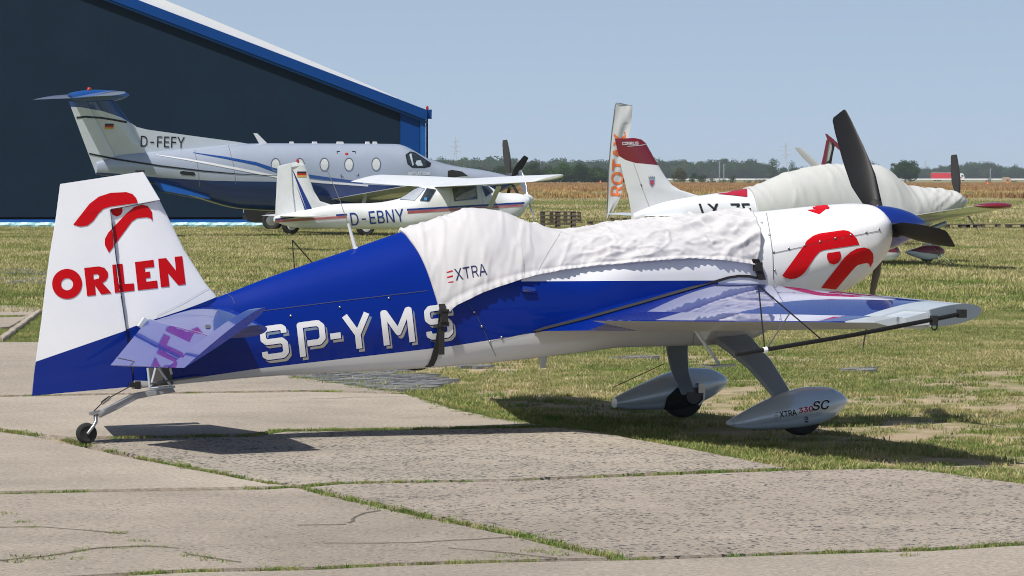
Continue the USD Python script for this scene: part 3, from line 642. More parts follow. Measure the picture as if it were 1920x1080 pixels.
def cover_mesh():
    nu, nv = Xc.shape
    xs_s = np.linspace(Xc.min() - .02, Xc.max() + .02, 160)
    prof = [EB.fP(x) for x in xs_s]; ZB, ZT, HW = EB.fzb(xs_s), EB.fzt(xs_s), EB.fhw(xs_s)
    tg = 1 - (1 - np.linspace(0, 1, 200)) ** 2 ; tab = np.array([HW[k] * np.interp(tg, prof[k][:, 0], prof[k][:, 1]) for k in range(160)])
    def W(x, z):
        i = np.clip(np.searchsorted(xs_s, x) - 1, 0, 158); f = (x - xs_s[i]) / (xs_s[1] - xs_s[0]); out = 0
        for k, wt in ((i, 1 - f), (i + 1, f)):
            g_ = (1 - np.sqrt(1 - np.clip((z - ZB[k]) / (ZT[k] - ZB[k]), 0, 1))) * 199; j = np.clip(g_.astype(int), 0, 198); q = g_ - j
            out = out + wt * (tab[k, j] * (1 - q) + tab[k, j + 1] * q)
        return out
    G = np.zeros((nu, nv, 3))
    for i in range(nu):
        x = Xc[i]; zt = EB.fzt(x); z = Zlow[i] + (zt - Zlow[i]) * np.cos(Hc * math.pi / 2)
        w = W(x, z)
        G[i] = np.stack([x, np.sign(hc_) * w, z], 1)
    # right side of the aircraft is -y: column index runs left to right, so flip
    G[..., 1] *= -1
    du, dv = np.gradient(G, axis=0), np.gradient(G, axis=1); N = np.cross(du, dv); N /= np.linalg.norm(N, axis=2)[..., None] + 1e-9
    N *= np.sign((N * (G - [0, 0, .9])).sum(2))[..., None]
    x, s_ = G[..., 0], np.where(G[..., 1] < 0, 1, -1) * Hc[None] * .75
    nz = lambda a, b, o, sd: meshkit.fbm(np.stack([x * a + s_ * o, s_ * b, np.full_like(x, .37)], -1), 3, sd) - .5
    frontw = smoothstep(PX(1000), PX(1120), x); nosew = smoothstep(PX(1290), PX(1420), x); low = smoothstep(.55, 1, Hc)[None] * np.ones_like(x)
    ridge = lambda q: np.maximum(0, 1 - np.abs(q) * 9)
    d = .016 + .018 * nz(4, 2.2, 1.0, 3) + .008 * nz(10, 5, -3., 5) + (1 - frontw) * (.012 * ridge(nz(3.4, 1.2, .6, 61)) + .008 * np.maximum(0, 1 - np.abs(nz(6.5, 1.4, 1.5, 97)) * 20))
    fold = ridge(nz(5.0, 1.5, 5.0, 11)) * .6 + ridge(nz(7, 2.5, -4.0, 17)) * .4
    d = d + frontw * (.030 * ridge(nz(3.2, 4.5, 2.0, 71) + .35 * nz(1.2, 2, 0, 73)) + .034 * nz(3.4, 4.5, 1.8, 21) + .020 * nz(8, 7, 4, 77) + .012 * ridge(nz(6, 5, -4, 79)) + .011 * np.maximum(0, 1 - np.abs(nz(4.5, 3.5, 3.0, 91) + .1 * nz(20, 9, 0, 93)) * 22) + .009 * np.maximum(0, 1 - np.abs(nz(5.5, 3.0, -2.0, 95)) * 24)) * (.35 + .65 * np.sin(np.clip(Hc, 0, 1) * math.pi)[None])
    d = d + (1 - frontw) * low * (.010 * fold + .012 * nz(8, 2, 4, 31))
    d = d + nosew * (.024 * nz(9, 3, -8, 41) + .014 * ridge(nz(8, 2, -7, 43)))
    hem = np.exp(-((1 - Hc) / .035) ** 2)[None]
    d = d + hem * (.012 + .005 * np.sin(x * 120 + 30 * nz(4, 1, 0, 51)) + .014 * nz(20, 4, 0, 53)) - .006 * np.exp(-((1 - Hc - .055) / .012) ** 2)[None]
    ue = np.minimum(uc, 1 - uc)[:, None]
    d = d + .006 * np.exp(-(ue / .006) ** 2)
    d = d * (.4 + .6 * smoothstep(0, .004, ue)) * np.ones_like(x)
    G2 = G + N * np.maximum(d, .004)[..., None]
    v = G2.reshape(-1, 3); f = []
    idx = np.arange(nu * nv).reshape(nu, nv)
    a, b, c_, d_ = idx[:-1, :-1].ravel(), idx[1:, :-1].ravel(), idx[1:, 1:].ravel(), idx[:-1, 1:].ravel()
    f = np.vstack([np.stack([a, b, c_], 1), np.stack([a, c_, d_], 1)])
    m = tm(v, f)
    if (m.face_normals[len(f) // 4] * (m.triangles_center[len(f) // 4] - [0, 0, .8])).sum() < 0: m.invert()
    # turned-in rim so that the cloth has an edge
    rim = np.r_[idx[0], idx[1:, -1], idx[-1, ::-1][1:], idx[::-1, 0][1:-1]]
    inn = (G + N * .001).reshape(-1, 3)[rim]; k = len(rim); v2 = np.vstack([v[rim], inn]); j = np.arange(k); j1 = (j + 1) % k
    r = tm(v2, np.vstack([np.stack([j, j1, j1 + k], 1), np.stack([j, j1 + k, j + k], 1)]))
    return m, r
cm, crim = cover_mesh()
M_cloth = paint('white_cover_cloth', (.50, .495, .505), rough=.85, vary=.03, bump=.0012, bump_scale=260., spec=.25, sheen_weight=.15)
cov = thing('canopy_cover', 'white fabric cover draped over cockpit and nose of the blue plane', 'cover', (EX.o[0], EX.o[1], 0), EX.deg)
clo = obj('cloth', cat([cm, crim]), M_cloth, cov, smooth=60)
ct = tri_of(cm)
M_navy = paint('navy_print', (.010, .016, .075), rough=.7)
obj('cover_lettering', decal(EX, ct, badge_text('XTRA', (854, 526), -.18, 21.5, .78), .003, 4), M_navy, cov)
obj('cover_mark', decal(EX, ct, [smooth_poly(p, .15) for p in ([(836, 510.5), (848, 506.5), (849, 508.5), (839, 511.5)], [(837, 519.5), (849, 516), (849, 518.5), (839, 521)], [(839, 529), (850, 527), (849, 529), (841, 530)])], .003, 4), M_red, cov)
obj('cover_seam', decal(EX, ct, [line_px([(964, 401), (975, 440), (982, 500), (984, 520)], 1.0), line_px([(1052, 434), (1028, 472), (1008, 508)], 1.0)], .003, 6), paint('seam_thread', (.5, .5, .5), rough=.9), cov)
# belly strap with its buckle
sp_ = [(828, 571), (829, 580), (826, 610), (822, 640), (813, 672), (807, 684)]
P, N, ok = hits(EX, A(sp_, float), np.vstack([fus_tri, ct])); P = P + N * .008
belt = [P[i] for i in range(len(P))] + [P[-1] + [-.05, .12, -.035], P[-1] + [-.06, .35, -.03]]
def ribbon(pts, w, th, side):
    pts = A(pts); s_ = A(side, float); rings = []
    T = np.gradient(pts, axis=0)
    for p, t in zip(pts, T):
        n = np.cross(t, s_); n /= np.linalg.norm(n)
        rings.append([p - s_ * w / 2 - n * th / 2, p + s_ * w / 2 - n * th / 2, p + s_ * w / 2 + n * th / 2, p - s_ * w / 2 + n * th / 2])
    return skin([A(r) for r in rings])
M_web = paint('black_webbing', (.012, .012, .012), rough=.7, vary=.3, scale=60)
stp_ = obj('strap', ribbon(belt, .044, .006, (1, 0, 0)), M_web, cov, smooth=False)
obj('buckle', cat([box(.048, .026, .09, P[1] + [.005, -.018, -.06]), box(.068, .022, .03, P[1] + [.003, -.02, -.015]), box(.068, .022, .03, P[1] + [.003, -.02, -.10]), box(.038, .008, .17, P[1] + [-.012, -.016, -.22])]), M_web, stp_, smooth=False)
sp2 = [(1415, 490), (1419, 500), (1423, 512), (1427, 524)]
P2, N2, ok = hits(EX, A(sp2, float), np.vstack([fus_tri, ct])); P2 = P2 + N2 * .02
stp2 = obj('strap', ribbon(P2, .055, .012, (1, 0, 0)), M_web, cov, smooth=False)
obj('buckle', box(.06, .03, .06, P2[1]), M_web, stp2, smooth=False)

# ================================================================== helpers for the aircraft parked behind
def plate(fr, pts, y, th):
    P = fr.on(A([p[0] for p in pts], float), A([p[1] for p in pts], float), y)
    m = trimesh.creation.extrude_polygon(Polygon(P[:, [0, 2]]).buffer(0), th, engine='earcut')
    v = m.vertices; m.vertices = np.c_[v[:, 0], y + th / 2 - v[:, 2], v[:, 1]]; return m
def wheel(c, r, w, name_mat=None):
    t = lathe([(-w * .4, r * .6), (-w / 2, r * .8), (-w * .42, r * .95), (-w * .2, r), (w * .2, r), (w * .42, r * .95), (w / 2, r * .8), (w * .4, r * .6)], 28, YN, c)
    h = lathe([(-w * .42, .002), (-w * .42, r * .5), (-w * .36, r * .62), (w * .36, r * .62), (w * .42, r * .5), (w * .42, .002)], 20, YN, c)
    return t, h
def fit_text(txt, p0, p1, h, lean=0.0, bold=False):
    """Lettering that runs from pixel p0 to p1 with capitals h pixels high."""
    s_ = text_shape(txt, bold); w = s_.bounds[2]; d = A(p1, float) - A(p0, float)
    return place_text(s_, p0, tuple(d / w), (lean * h, -h))
def flag3(x0, y0, x1, y1, sl=0.0):
    h = (y1 - y0) / 3; return [Polygon([(x0, y0 + k * h), (x1, y0 + k * h + sl), (x1, y0 + (k + 1) * h + sl), (x0, y0 + (k + 1) * h)]) for k in range(3)]
M_glass = paint('dark_window', (.02, .03, .035), rough=.08, coat=1.0, vary=.5, scale=4)
M_blind = paint('window_blind', (.50, .52, .52), rough=.5, coat=.3, vary=.06)
M_gold = paint('flag_gold', (.55, .33, .06), rough=.5); M_flagred = paint('flag_red', (.42, .02, .015), rough=.5); M_ink = paint('black_ink', (.008, .009, .012), rough=.5)
M_redlamp = paint('red_lamp', (.35, .01, .01), rough=.2, coat=.8)
M_bag = paint('grey_blue_plastic', (.30, .33, .38), rough=.6, vary=.2)

# ================================================================== turboprop
PF = Frame((-5.6, 109.7), 27)
pon = lambda pts, y=0.0: PF.on(A([p[0] for p in pts], float), A([p[1] for p in pts], float), A(y, float) if np.ndim(y) else y)
P_top = interp_line(PF, [(178, 305), (223, 291), (293, 284), (380, 276), (457, 269.5), (520, 268.5), (640, 268.5), (745, 270), (762, 274), (780, 284), (800, 297), (816, 305.5), (840, 309.5), (890, 316.5), (945, 328), (962, 333)])
P_bot = interp_line(PF, [(178, 326), (230, 333), (300, 346), (350, 361), (400, 379), (450, 391), (510, 395), (600, 398), (760, 398), (850, 392), (910, 378), (950, 358), (962, 350)], -.35)
stp = [(180, .10), (230, .20), (300, .40), (370, .60), (450, .76), (520, .82), (740, .82), (800, .76), (850, .64), (900, .50), (945, .33), (961, .25)]
pxs = A([PF.on(p, 340., 0.)[0] for p, _ in stp])
PB = Body(pxs, P_bot(pxs), P_top(pxs), [h for _, h in stp], [ellipse_prof(2.3, 2.2, .5)] * len(stp), 32)
P_mesh = PB.mesh(110)
turbo = thing('turboprop_plane', 'large silver and blue T-tailed turboprop parked before the dark hangar', 'airplane', (PF.o[0], PF.o[1], 0), PF.deg)
def linez(fr, pts, y): 
    P = fr.on(A([p[0] for p in pts], float), A([p[1] for p in pts], float), y); return [(float(a), float(c)) for a, b, c in P]
low = linez(PF, [(150, 322), (225, 325), (320, 334), (400, 339), (520, 341), (620, 344), (760, 349), (860, 352), (960, 345)], -.6)
NAVY = (.001, .025, .13)
M_tfus = layered('turboprop_paint', (.33, .375, .46), [(NAVY, low, 'below')], rough=.3, coat=.6, metal=.12, xr=(-9, 9))
obj('fuselage', P_mesh, M_tfus, turbo, smooth=40)
pt_tri = tri_of(P_mesh)
fle = pon([(214, 189), (231, 212), (247, 233), (262, 262), (290, 288), (310, 300)]); fte = pon([(160, 190), (167, 207), (175, 224), (192, 254), (207, 281), (229, 322)])
fin_ = foil(fle, fte, [.16, .17, .18, .18, .16, .12], YN, 0, .98, 'naca', 16)
rud_ = foil(pon([(161.5, 190), (194, 254), (230, 323)]), pon([(129, 190), (152, 252), (180, 326)]), [.10, .12, .10], YN, 0, 1, 'wedge', 14)
dors = plate(PF, [(244, 229), (255, 238), (275, 243), (350, 253.5), (440, 265.5), (470, 270.5), (400, 282), (250, 293)], 0, .09)
finl = linez(PF, [(120, 200), (150, 201), (190, 208), (225, 220), (250, 234), (300, 240)], 0)
M_tfin = layered('turboprop_fin_paint', (.55, .60, .66), [((.004, .05, .20), finl, 'above')], rough=.3, coat=.8, metal=.15, xr=(-9, 0))
fp = obj('fin', fin_, M_tfin, turbo); obj('dorsal_fin', dors, M_tfin, fp); obj('rudder', rud_, M_tfin, turbo)
ft = tri_of(fin_, rud_, dors); at_ = np.vstack([ft, pt_tri])
obj('fin_stripe', decal(PF, ft, [LineString([(139, 221), (160, 219), (190, 221), (215, 225), (236, 229)]).buffer(1.8)], .01, 6), M_ink, fp)
obj('registration', decal(PF, at_, fit_text('D-FEFY', (261.5, 275), (346, 277.5), 20.5, .02), .012, 6), M_ink, turbo)
for p, m in zip(flag3(196.5, 232, 213, 242), (M_ink, M_flagred, M_gold)): obj('flag_band', decal(PF, ft, p, .01, 8), m, fp)
stripe = lambda pts, ws: Polygon([(x, y - w / 2) for (x, y), w in zip(pts, ws)] + [(x, y + w / 2) for (x, y), w in list(zip(pts, ws))[::-1]])
obj('stripe', decal(PF, pt_tri, stripe([(362, 286.5), (420, 295.5), (480, 307), (515, 319), (560, 328), (620, 336), (680, 343)], [1, 4, 6, 7.5, 7, 6, 4]), .008, 8), paint('turboprop_blue', (.004, .05, .23), rough=.3, coat=.8), turbo)
obj('stripe', decal(PF, pt_tri, stripe([(293, 290.5), (350, 299), (400, 308), (460, 319.5), (518, 331), (600, 341), (690, 348)], [1, 3, 4, 4.5, 4.5, 4.5, 3]), .010, 8), M_white, turbo)
obj('stripe', decal(PF, at_, stripe([(167, 288), (220, 299), (300, 311), (380, 320.5), (450, 326.5), (520, 329.5)], [3, 3.4, 3, 2.6, 1.6, .8]), .012, 8), M_ink, turbo)
for (a, b) in ((516.5, 309), (562, 309), (608, 308.5), (654, 308.5), (705, 308)):
    e = affinity.scale(Point(a, b).buffer(1, 24), 9.0, 12.6); e2 = affinity.scale(Point(a, b).buffer(1, 24), 7.4, 10.8)
    w = obj('window', decal(PF, pt_tri, e.difference(e2), .012, 6), M_greyl, turbo); obj('pane', decal(PF, pt_tri, e2, .006, 6), M_blind, w)
zc = lambda pts: zpts(pts, 480, 220, .3125)
w = obj('cockpit_window', decal(PF, pt_tri, smooth_poly(zc([(896, 225), (925, 205), (955, 212), (1050, 275), (1044, 296), (1010, 304), (936, 302), (908, 280)]), 1), .008, 6), M_ink, turbo)
obj('pane', decal(PF, pt_tri, smooth_poly(zc([(904, 226), (926, 211), (950, 218), (1018, 262), (1020, 292), (1005, 299), (940, 297), (915, 278)]), 1), .014, 6), M_glass, w)
obj('sun_shade', decal(PF, pt_tri, [smooth_poly(zc(p), .3) for p in ([(918, 225), (930, 218), (945, 285), (938, 292)], [(960, 262), (985, 258), (1000, 290), (970, 294), (955, 280)])], .018, 6), paint('painted_pane_reflection', (.40, .46, .52), rough=.4, vary=.3, scale=6), w)  # pale patches painted over the glass, standing in for reflection and cabin view
obj('maker_lettering', decal(PF, pt_tri, fit_text('PILATUS', zc([(937, 345)])[0], zc([(1018, 345)])[0], 5.6, .0, True), .012, 4), M_white, turbo)
obj('maker_wing_marks', decal(PF, pt_tri, [sbox(*zc([(912, y)])[0], zc([(935, y + 3)])[0][0], zc([(0, y + 3)])[0][1]) for y in (329, 335, 341)] + [sbox(*zc([(1021, y)])[0], zc([(1042, y + 3)])[0][0], zc([(0, y + 3)])[0][1]) for y in (329, 335, 341)], .012, 4), M_white, turbo, kind='stuff')
obj('exit_marking', decal(PF, pt_tri, [line_px(zc(p), 1.1) for p in ([(486, 218), (486, 205), (502, 205)], [(575, 205), (595, 205), (595, 218)], [(510, 342), (510, 358), (526, 358)], [(615, 338), (615, 352), (600, 352)])], .012, 6), M_ink, turbo, kind='stuff')
obj('exit_sign', decal(PF, pt_tri, affinity.scale(Point(*zc([(543, 220)])[0]).buffer(1), 3.2, 2.0), .012, 4), M_flagred, turbo)
obj('cooling_louvre', decal(PF, pt_tri, [smooth_poly(zpts([(1070, 655), (1090, 650), (1165, 658), (1175, 672), (1165, 682), (1085, 674), (1070, 665)], 40, 140, .2778), .5)], .01, 5), M_ink, turbo)
obj('oil_cooler_inlet', decal(PF, pt_tri, smooth_poly(zc([(1150, 322), (1175, 316), (1235, 326), (1285, 362), (1290, 375), (1150, 368)]), 1), .01, 6), M_dark, turbo)
obj('fuselage_joint', decal(PF, pt_tri, [line_px(p, .6) for p in ([(365, 282), (372, 320), (374, 350)], [(428, 272), (438, 310), (442, 345)])], .01, 6), M_greyl, turbo, kind='stuff')
# tailplane on top of the fin
zt_ = float(pon([(190, 178)])[0][2]); xl_c, xt_c = pon([(224, 178)])[0][0], pon([(134, 178)])[0][0]
for sgn in (-1, 1):
    s_ = foil([(xl_c, sgn * .02, zt_ + .08), (xl_c - .80, sgn * 2.6, zt_ + .02)], [(xt_c, sgn * .02, zt_ - .10), (xt_c - .28, sgn * 2.6, zt_ - .10)], [.16, .09], (0, 0, 1), 0, 1, 'naca', 18, span_n=3)
    obj('tailplane', s_, M_blueT := (M_blueT if sgn > 0 else paint('tail_blue', (.004, .06, .24), rough=.25, coat=1.0)), turbo) if False else obj('tailplane', s_, M_stab := (M_stab if sgn > 0 else paint('tailplane_sky_tint', (.26, .32, .48), rough=.25, coat=.8)), turbo)  # paler than the blue tail: sky reflection is put into the base colour
M_blueT = paint('tail_blue', (.004, .06, .24), rough=.25, coat=1.0)
bl = Body([xt_c - .1, xt_c + .25, (xt_c + xl_c) / 2, xl_c + .0, xl_c + .30], [zt_ - .06, zt_ - .20, zt_ - .22, zt_ - .14, zt_ - .01], [zt_ + .03, zt_ + .11, zt_ + .15, zt_ + .12, zt_ + .03], [.03, .11, .13, .11, .02], [ellipse_prof()] * 5, 20)
obj('bullet_fairing', bl.mesh(24), M_blueT, turbo)
obj('beacon', trimesh.creation.icosphere(2, .07, ).apply_translation((xt_c + .55, 0, zt_ + .16)), M_redlamp, turbo)
for sgn in (-1, 1):
    P_ = A([pon([(276, 331)], sgn * -1 * -.0)[0], pon([(294, 357)])[0], pon([(436, 367)])[0], pon([(380, 350)])[0]])
    obj('ventral_fin', foil([P_[3] + [0, sgn * .25, 0], P_[2] + [-.9, sgn * .45, -.10]], [P_[0] + [0, sgn * .15, 0], P_[1] + [0, sgn * .40, 0]], .04, YN, 0, 1, 'naca', 10), M_blueT, turbo)
# wing
rt_e, rl_e = pon([(622, 377)], -.7)[0], None
for sgn in (-1, 1):
    y0_, y1_ = .6, 8.1; te0 = A([rt_e[0], sgn * y0_, rt_e[2] + .05]); dz = 7.5 * math.tan(math.radians(4.6))
    te1 = te0 + [.15, sgn * 7.5, dz]; le0 = te0 + [2.25, 0, .06]; le1 = te1 + [1.0, 0, .03]
    w = obj('wing', foil([le0, le1], [te0, te1], [.34, .14], (0, 0, 1), 0, .75, 'naca', 22, span_n=3), M_tfin2 := (M_tfin2 if sgn > 0 else paint('wing_silver', (.45, .48, .52), rough=.3, coat=.6)), turbo)
    q = lambda L, T: L + (T - L) * .757
    obj('flap', foil([q(le0, te0), q(le1, te1)], [te0, te1], [.17, .075], (0, 0, 1), 0, 1, 'wedge', 12), M_tfin2, w)
for (pxw, pyw) in ((685, 443), (545, 439.5)):
    c = PF.R @ (ground(A(pxw), A(pyw)) - PF.o); c[2] = .285
    t, h = wheel(c, .285, .22); tt = obj('tyre', t, M_black, turbo); obj('hub', h, M_white, tt)
    obj('gear_strut', cat([tube([c + [-.15, .18 * np.sign(-c[1]), .1], c + [.1, .2 * np.sign(-c[1]), .9]], .06, 8), tube([c + [.0, .0, 0], c + [-.2, .25 * np.sign(-c[1]), .15]], .05, 8)]), M_greyp, turbo)
    obj('gear_door', box(.5, .03, .45, c + [.32, .24 * np.sign(-c[1]), .38], ry=-35), M_blueT, turbo)
c = A([3.4, 0, .24]); t, h = wheel(c, .24, .18); tt = obj('tyre', t, M_black, turbo); obj('hub', h, M_white, tt); obj('gear_strut', tube([c + [0, .14, 0], c + [-.1, 0, .8]], .05, 8), M_greyp, turbo)
ph = pon([(953, 339)])[0]; pax = A([math.cos(.02), 0, -math.sin(.02)])
obj('spinner', lathe([(-.05, .01), (-.05, .25), (.12, .24), (.3, .19), (.45, .10), (.52, .02)], 28, pax, ph), M_steel, turbo)
for k in range(5):
    m, *_ = blade(ph + pax * .08, pax, A([0, 0, 1.]), A([0, 1., 0]), math.radians(-16 + 72 * k), .18, 1.33, .23, (math.radians(70), math.radians(50)))
    obj('propeller_blade', m, M_black, turbo)
obj('antenna', plate(PF, [(475, 249.5), (482, 250), (501, 269), (486, 269)], 0, .03), M_white, turbo)
for a, b in ((547, 4), (590, 5), (638, 7), (689, 4), (703, 4)): obj('antenna', plate(PF, [(a - b, 269.5), (a - b * .8, 265.5), (a + b * .6, 265.5), (a + b, 269.5)], 0, .06), M_white, turbo)

# ================================================================== high-wing aircraft
CF = Frame((-2.63, 88.0), 24)
con = lambda pts, y=0.0: CF.on(A([p[0] for p in pts], float), A([p[1] for p in pts], float), A(y, float) if np.ndim(y) else y)
C_top = interp_line(CF, [(514, 406), (540, 401), (570, 392), (600, 382), (640, 382), (674, 382), (699, 380.5), (745, 374), (770, 361), (788, 350), (810, 346), (890, 344), (908, 346), (922, 359), (930, 361.5), (960, 362), (978, 363.5), (986, 368)])
C_bot = interp_line(CF, [(514, 413), (540, 423), (560, 427), (640, 429), (750, 430), (830, 430), (900, 429), (950, 421), (975, 408), (986, 391)], -.2)
stc = [(514, .05), (556, .12), (640, .24), (700, .34), (750, .43), (800, .52), (900, .54), (940, .50), (968, .44), (986, .30)]
cxs = A([CF.on(p, 380., 0.)[0] for p, _ in stc])
rnd, bxy = ellipse_prof(2.2, 2.2, .5), ellipse_prof(2.6, 3.2, .45)
CB = Body(cxs, C_bot(cxs), C_top(cxs), [h for _, h in stc], [rnd] * 4 + [bxy] * 4 + [rnd] * 2, 32)
C_mesh = CB.mesh(90); ct_tri = tri_of(C_mesh)
M_cw = paint('aged_white_paint', (.68, .70, .71), rough=.4, coat=.3, vary=.05)
ces = thing('high_wing_plane', 'small white high-wing plane with blue and red stripes, between turboprop and blue plane', 'airplane', (CF.o[0], CF.o[1], 0), CF.deg)
obj('fuselage', C_mesh, M_cw, ces, smooth=40)
cfin = foil(con([(572, 309.5), (580, 333), (588, 357), (600, 377), (625, 385)]), con([(544.5, 306), (546, 333), (548, 360), (550, 380), (552, 402)]), [.09, .1, .11, .11, .10], YN, 0, .98, 'naca', 16)
crud = foil(con([(545, 306), (548, 360), (553, 403), (558, 426)]), con([(520.5, 314), (518, 360), (516, 405), (516, 416)]), [.07, .08, .08, .06], YN, 0, 1, 'wedge', 12)
cf = obj('fin', cfin, M_cw, ces); obj('rudder', crud, M_cw, ces)
cap = foil(con([(560, 302.5), (573, 310)]), con([(522, 311), (520.5, 315)]), [.05, .09], YN, 0, 1, 'naca', 12); obj('fin_cap', cap, M_cw, cf)
obj('beacon', lathe([(0, .001), (0, .035), (.05, .035), (.085, .02), (.09, .001)][::-1], 14, (0, 0, 1), con([(558, 303)])[0] + [0, 0, -.02]), M_redlamp, ces)
cft = tri_of(cfin, crud); call = np.vstack([cft, ct_tri])
M_cblue = paint('trim_blue', (.004, .03, .20), rough=.4, coat=.3); M_cred = paint('trim_red', (.42, .05, .06), rough=.4, coat=.3)
obj('fin_stripe', decal(CF, cft, [Polygon(zc([(217, 315), (224, 322), (337, 551), (303, 555)])), Polygon(zc([(240, 402), (302, 555), (292, 556)]))], .008, 8), M_cblue, cf)
for p, m in zip(flag3(557, 321.5, 574, 332), (M_ink, M_flagred, M_gold)): obj('flag_band', decal(CF, cft, p, .008, 8), m, cf)
obj('stripe', decal(CF, ct_tri, [Polygon([(763, 391.5), (983, 378.8), (983, 382), (763, 395)])], .006, 8), M_cblue, ces)
obj('stripe', decal(CF, ct_tri, [Polygon([(630, 401.8), (650, 400.6), (651, 403.6), (630, 405)]), Polygon([(516, 410), (552, 406), (552, 408.5), (516, 413)])], .006, 8), M_cblue, ces)
obj('stripe', decal(CF, np.vstack([ct_tri, tri_of(crud)]), [Polygon([(764, 395.8 + k * 1.75), (981, 383 + k * 1.6), (981, 384 + k * 1.6), (764, 397 + k * 1.75)]) for k in range(3)] +
    [Polygon([(516, 412.6 + k * 1.7), (650, 404.3 + k * 1.6), (650, 405.4 + k * 1.6), (516, 413.8 + k * 1.7)]) for k in range(3)], .006, 8), M_cred, ces, kind='stuff')
obj('registration', decal(CF, ct_tri, fit_text('D-EBNY', (657, 423), (759, 415), 23.5, -.16), .01, 6), M_cblue, ces)
ze = lambda pts: zpts(pts, 700, 180, .2593)
for p, m in (([(190, 748), (300, 754), (372, 672), (330, 664), (262, 692)], M_bag), ([(338, 757), (402, 761), (452, 680), (388, 670)], M_glass), ([(570, 668), (740, 655), (752, 744), (588, 760)], paint('cabin_pane', (.11, .125, .14), rough=.12, coat=.8, vary=.5, scale=5)), ([(785, 655), (826, 651), (864, 692), (812, 728)], M_glass)):
    g_ = smooth_poly(ze(p), .8); w = obj('window', decal(CF, ct_tri, g_.buffer(.9).difference(g_), .008, 6), M_greyl, ces); obj('pane', decal(CF, ct_tri, g_, .004, 6), m, w)
obj('window_bundle', decal(CF, ct_tri, smooth_poly(ze([(590, 745), (650, 705), (735, 668), (742, 720), (690, 742), (600, 752)]), .8), .007, 6), M_bag, ces)
obj('door_joint', decal(CF, ct_tri, [line_px(ze([(560, 660), (552, 790), (570, 815)]), .5), line_px(ze([(775, 655), (800, 800)]), .5)], .006, 8), M_greyl, ces, kind='stuff')
obj('window_sticker', decal(CF, ct_tri, [sbox(*ze([(367, 734)])[0], *ze([(388, 756)])[0])], .012, 6), paint('sticker_blue', (.03, .2, .45), rough=.5), ces)
zl1, zt1 = con([(893, 338.5)])[0], con([(805, 351)])[0]
for sgn in (-1, 1):
    L0, T0 = A([zl1[0], sgn * .0, zl1[2]]), A([zt1[0], 0, zt1[2]])
    st3 = [(0.0, 0, 0), (2.8, 0, 0), (5.5, -.18, .10), (5.72, -.34, .22)]
    le = [L0 + [dx, sgn * y, y * .022] for y, dx, dt in st3]; te = [T0 + [dt, sgn * y, y * .022 + dt * .08] for y, dx, dt in st3]
    obj('wing', foil(le, te, [.17, .17, .11, .05], (-.08, 0, 1), 0, 1, 'naca', 24, span_n=2), M_cw, ces)
    a, b = con([(936, 349)], -2.6)[0], con([(915, 398)], -.52)[0]
    a, b = A([a[0], sgn * 2.6, a[2]]), A([b[0], sgn * .52, b[2]]); obj('wing_strut', foil([a + [.06, 0, 0], b + [.06, 0, 0]], [a - [.07, 0, 0], b - [.07, 0, 0]], .05, (0, .9 * sgn * -1, .4), 0, 1, 'naca', 10), M_cw, ces)
    tl = con([(581, 404)])[0]
    s_ = foil([(tl[0] + .02, sgn * .05, tl[2]), (tl[0] - .08, sgn * 1.5, tl[2])], [(tl[0] - .80, sgn * .05, tl[2] - .01), (tl[0] - .70, sgn * 1.5, tl[2] - .01)], [.07, .05], (0, 0, 1), 0, 1, 'naca', 12)
    obj('tailplane', s_, M_cw, ces)
    wc = A([con([(838, 380)])[0][0], sgn * 1.05, .21]); t, h = wheel(wc, .21, .15); tt = obj('tyre', t, M_black, ces); obj('hub', h, M_white, tt)
    obj('gear_leg', tube([wc + [0, 0, .02], wc + [.05, -.55 * sgn, .45]], [.03, .05], 8), M_cw, ces)
nh = con([(987, 374)])[0]; nax = A([math.cos(.03), 0, math.sin(.03)])
obj('spinner', lathe([(-.02, .005), (-.02, .145), (.06, .13), (.14, .085), (.20, .02)], 24, nax, nh), M_cw, ces)
for k in range(2):
    m, *_ = blade(nh + nax * .05, nax, A([0, 0, 1.]), A([0, 1., 0]), math.radians(-35 + 180 * k), .08, .88, .15, (math.radians(45), math.radians(22))); obj('propeller_blade', m, M_greyl, ces)
wc = A([nh[0] - .55, 0, .19]); t, h = wheel(wc, .19, .14); tt = obj('tyre', t, M_black, ces); obj('hub', h, M_white, tt); obj('gear_strut', tube([wc + [0, .09, 0], wc + [-.05, 0, .55]], .035, 8), M_steel, ces)

# ================================================================== low-wing aircraft under its cover
KF = Frame((8.53, 74.5), 25)
kon = lambda pts, y=0.0: KF.on(A([p[0] for p in pts], float), A([p[1] for p in pts], float), A(y, float) if np.ndim(y) else y)
K_top = interp_line(KF, [(1185, 402), (1230, 385), (1290, 364), (1343, 364), (1375, 360), (1400, 354), (1440, 338.5), (1500, 318.5), (1560, 309.5), (1610, 306.5), (1640, 310), (1665, 323), (1690, 343), (1707, 351), (1750, 355.5), (1782, 361), (1797, 370)])
K_bot = interp_line(KF, [(1185, 416), (1250, 425), (1330, 437), (1420, 446), (1550, 449), (1680, 442), (1740, 426), (1780, 404), (1797, 394)], -.3)
stk = [(1187, .08), (1250, .18), (1330, .34), (1400, .46), (1480, .57), (1560, .63), (1640, .62), (1700, .55), (1750, .50), (1785, .42), (1796, .33)]
kxs = A([KF.on(p, 380., 0.)[0] for p, _ in stk])
KB = Body(kxs, K_bot(kxs), K_top(kxs), [h for _, h in stk], [ellipse_prof(2.1, 2.4, .48)] * 3 + [ellipse_prof(2.0, 2.6, .42)] * 5 + [ellipse_prof(2.2, 2.4, .48)] * 3, 32)
K_mesh = KB.mesh(80)
M_kw = paint('clean_white_paint', (.68, .70, .73), rough=.3, coat=.6, vary=.02)
MAROON = (.17, .004, .014); M_mar = paint('maroon_paint', MAROON, rough=.3, coat=.8)
